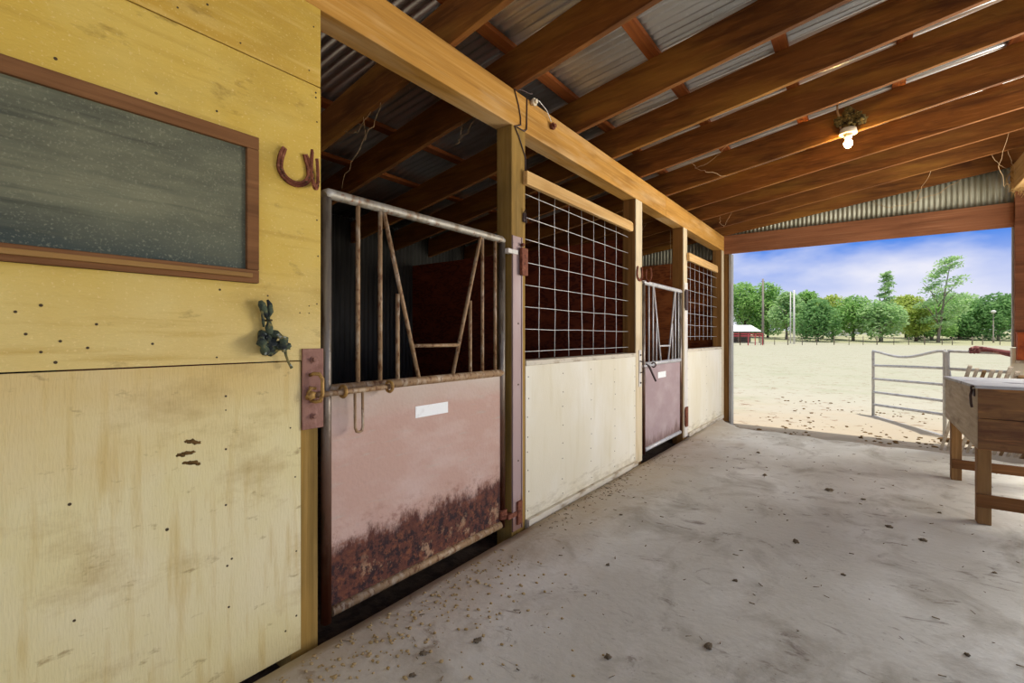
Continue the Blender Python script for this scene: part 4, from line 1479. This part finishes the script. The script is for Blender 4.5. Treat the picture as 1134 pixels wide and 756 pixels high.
def tri(x, y):
    return ground_z(x, y)


TREES = [  # x, y, height, crown radius, kind, label
    (-25.5, 136.5, 13.2, 5.6, 'dense', 'tall dense tree at the far left, against the left jamb of the open end'),
    (-19.9, 134.4, 13.0, 4.3, 'dense', 'tall dense tree just right of the grey utility pole'),
    (-14.8, 125.8, 10.2, 3.6, 'light', 'pale tree left of the pair of white poles'),
    (-11.9, 137.8, 11.0, 3.4, 'dense', 'green tree right behind the pair of white poles'),
    (-8.3, 118.1, 8.0, 3.9, 'dark', 'dark green tree with a dark trunk, right of the white poles'),
    (-6.4, 134.4, 9.5, 3.7, 'yellow', 'yellow-green tree left of the middle of the tree line'),
    (-2.4, 127.5, 9.0, 4.1, 'mid', 'round green tree with a dark trunk, right of the yellow-green one'),
    (2.2, 123.4, 7.8, 3.7, 'light', 'pale round tree in front of the narrow wind-blown one'),
    (2.4, 125.8, 14.5, 2.0, 'sparse', 'narrow sparse wind-blown tree, smaller one of two'),
    (7.7, 152.3, 9.8, 4.4, 'yellow', 'yellowish tree between the two wind-blown trees'),
    (8.2, 130.3, 6.9, 2.8, 'yellow', 'small forked yellow-green tree in front of the tree line'),
    (11.7, 142.8, 7.9, 3.8, 'mid', 'green tree left of the big wind-blown tree'),
    (11.4, 127.1, 17.2, 4.0, 'sparse', 'big sparse wind-blown tree, tallest of the tree line'),
    (17.6, 152.1, 8.8, 4.6, 'mid', 'green tree right of the big wind-blown tree'),
    (12.4, 138.2, 7.0, 3.2, 'mid', 'low green tree at the foot of the big wind-blown tree'),
    (16.6, 146.4, 5.5, 3.0, 'dark', 'low dark shrub-like tree right of the big trunk'),
    (24.5, 179.6, 7.5, 5.2, 'dark', 'dark low tree far behind the driveway'),
    (23.1, 147.5, 9.3, 5.4, 'dark2', 'broad dark green tree behind the lamp post'),
    (28.8, 160.4, 9.4, 4.8, 'mid', 'tree at the far right, against the right jamb of the open end'),
    (9.0, 139.5, 4.6, 2.2, 'dark', 'small dark conifer-like tree between the trunks'),
    (20.2, 187.0, 12.0, 6.0, 'light', 'pale tree far back, above the driveway'),
    (-30.0, 190.0, 13.0, 8.0, 'dark', 'dark backdrop tree behind the white-roofed shed'),
    (-15.0, 190.0, 9.5, 7.5, 'dark', 'dark backdrop tree behind the white poles'),
    (-6.0, 222.0, 9.0, 6.5, 'mid', 'backdrop tree left of the small white house'),
    (16.5, 232.0, 9.5, 6.5, 'mid', 'backdrop tree right of the long white house'),
    (36.0, 205.0, 11.0, 8.0, 'dark', 'dark backdrop tree behind the lamp post'),
]
KIND = {
    'dense': (M['leaf_mid'], M['bark_dark'], False), 'light': (M['leaf_light'], M['bark'], False), 'dark': (M['leaf_dark'], M['bark_dark'], False),
    'dark2': (M['leaf_dark'], M['bark'], False), 'yellow': (M['leaf_yellow'], M['bark_dark'], False), 'mid': (M['leaf_mid'], M['bark'], False),
    'sparse': (M['leaf_light'], M['bark'], True)}
for i, (x, y, H_, R_, kd, lab) in enumerate(TREES):
    lm_, bk, sp_ = KIND[kd]
    if sp_:
        o = make_tree(200 + i, H_, R_, 3.0, int(1300 + 1000 * R_ / 2), .34, lm_, bk, True, lean=R_ * .45, lobes=34, trunk=.25)
    else:
        low = kd in ('dark', 'dark2', 'dense')
        R_ *= rr.uniform(1.12, 1.3)
        o = make_tree(200 + i, H_, R_, H_ * (.16 if low else .28), int(75 * R_ * H_ + 900), .36, lm_, bk, False, lobes=22, trunk=.26)
    o.location = (x, y, tri(x, y))
    tag(o, lab, 'tree', 'trees beyond the paddock')

# ------------------------------------------------------------------ fence, poles, sheds, lamp post
fn = thing('wire_fence', (0, 107, 0), 'wire fence with thin posts along the far edge of the paddock', 'fence')
WORLD[fn] = (0, 107, 0)
FA, FB = Vector((-24.0, 89.2, 0)), Vector((32.0, 130.4, 0))
nf = 27
rr = random.Random(8)
for i in range(nf):
    t = i / (nf - 1) + rr.uniform(-.008, .008)
    p = FA.lerp(FB, t)
    z = ground_z(p.x, p.y)
    b = MB()
    b.tube([(p.x, p.y, z - .3), (p.x, p.y, z + rr.uniform(1.3, 1.6))], .06 if i % 3 else .09, 6)
    b.build('fence_post', M['fence_post'], fn)
for h in (.35, .7, 1.05, 1.35):
    b = MB()
    b.tube([(FA.lerp(FB, i / 12).x, FA.lerp(FB, i / 12).y, ground_z(FA.lerp(FB, i / 12).x, FA.lerp(FB, i / 12).y) + h) for i in range(13)], .016, 5)
    b.build('fence_wire', M['fence_post'], fn)
for (x, y, h, r, m_, lab) in ((-15.3, 98.1, 12.0, .22, 'pole_grey', 'tall grey utility pole at the paddock fence'),
                              (-11.75, 105.7, 9.9, .12, 'pole_white', 'white pole, left one of the close pair'),
                              (-11.0, 104.2, 10.1, .19, 'pole_white', 'white pole, right and thicker one of the close pair')):
    z = ground_z(x, y)
    b = MB()
    b.tube([(x, y, z - .3), (x, y, z + h)], [r, r * .72], 10)
    b.bar((x - .3, y, z + h - .5), (x + .3, y, z + h - .5), .1, .1)
    tag(b.build('utility_pole', M[m_], origin=(x, y, z)), lab, 'pole', 'poles at the fence')
x, y = 20.1, 132.8
z = ground_z(x, y)
lp_ = thing('lamp_post', (x, y, z), 'lamp post with a white globe before the dark tree at right', 'lamp post')
b = MB()
b.tube([(x, y, z - .2), (x, y, z + .9), (x, y, z + 1.0), (x, y, 6.0)], [.17, .17, .1, .07], 8)
b.build('pole', M['pole_grey'], lp_)
b = MB()
b.blob((x, y, 6.25), .36, (1.2, 1.2, .9), 0, 1, 2)
b.build('globe', M['white_wall'], lp_)

# white-roofed shed and red fence at left
x0, y0 = -19.8, 103.4
z = ground_z(x0, y0)
sh = thing('shed', (x0, y0, z), 'low open shed with a white roof at the far left of the paddock', 'shed')
R_ = Vector((.805, .593, 0))
Nv = Vector((-.593, .805, 0))
c0 = Vector((x0, y0, 0))


def obox(u0, u1, v0, v1, za, zb_):
    p = []
    for zz in (za, zb_):
        for (u, v) in ((u0, v0), (u1, v0), (u1, v1), (u0, v1)):
            p.append(c0 + R_ * u + Nv * v + Vector((0, 0, zz)))
    return p


b = MB()
p = obox(-4, 3.0, -1.5, 2.5, 2.3, 2.42)
for q in (2, 3, 6, 7):
    p[q] = p[q] + Vector((0, 0, 1.25))
b.hexa(p)
b.build('roof', M['roof_white'], sh)
b = MB()
b.hexa(obox(-3.8, 2.8, 2.2, 2.3, z - .2, 3.3))
b.build('back_wall', M['dark_gap'], sh)
for u in (-3.5, -1.4, .7, 2.7):
    b = MB()
    b.hexa(obox(u, u + .15, -1.3, -1.15, z - .2, 2.28))
    b.build('shed_post', M['fence_post'], sh)
c0 = Vector((-17.0, 91.9, 0))
rf = thing('red_fence', (-17, 91.9, -.2), 'red rail fence in front of the white-roofed shed', 'fence')
for zz in (1.72, 1.35):
    b = MB()
    b.hexa(obox(-4, 3.0, -.05, .05, zz, zz + .2))
    b.build('rail', M['red_paint'], rf)
for u in (-3.6, -1.1, .3, 1.5, 2.8):
    b = MB()
    b.hexa(obox(u, u + .14, -.12, -.055, -.5, 1.9))
    b.build('fence_post', M['red_paint'] if u > -1 else M['bark_dark'], rf)


def house(x, y, w_, d_, h_, rh, label):
    global c0
    c0 = Vector((x, y, 0))
    zz = ground_z(x, y)
    o = thing('house', (x, y, zz), label, 'house', 'houses behind the trees')
    b_ = MB()
    b_.hexa(obox(-w_ / 2, w_ / 2, 0, d_, zz - .5, zz + h_))
    b_.build('wall', M['white_wall'], o)
    b_ = MB()
    pr_ = []
    for u in (-w_ / 2 - .4, w_ / 2 + .4):
        for (v, hh) in ((-.4, h_), (d_ / 2, h_ + rh), (d_ + .4, h_)):
            pr_.append(b_.bm.verts.new(c0 + R_ * u + Nv * v + Vector((0, 0, zz + hh + .01))))
    for ids in ((0, 1, 4, 3), (1, 2, 5, 4), (0, 3, 5, 2), (0, 2, 1), (3, 4, 5)):
        b_._f([pr_[k] for k in ids])
    b_.build('roof', M['roof_white'], o)
    for u in (-w_ * .25, w_ * .2):
        b_ = MB()
        b_.hexa(obox(u - .5, u + .5, -.05, -.01, zz + .9, zz + 2.1))
        b_.build('window', M['dark_gap'], o)
    return o


house(-5.0, 160.0, 5.5, 4, 2.3, .9, 'small white outbuilding behind the dark trunks')
house(4.0, 190.0, 13.0, 6, 3.0, 1.6, 'long white house behind the trees')
house(21.0, 205.0, 10.0, 6, 3.0, 1.5, 'white house glimpsed above the driveway at right')
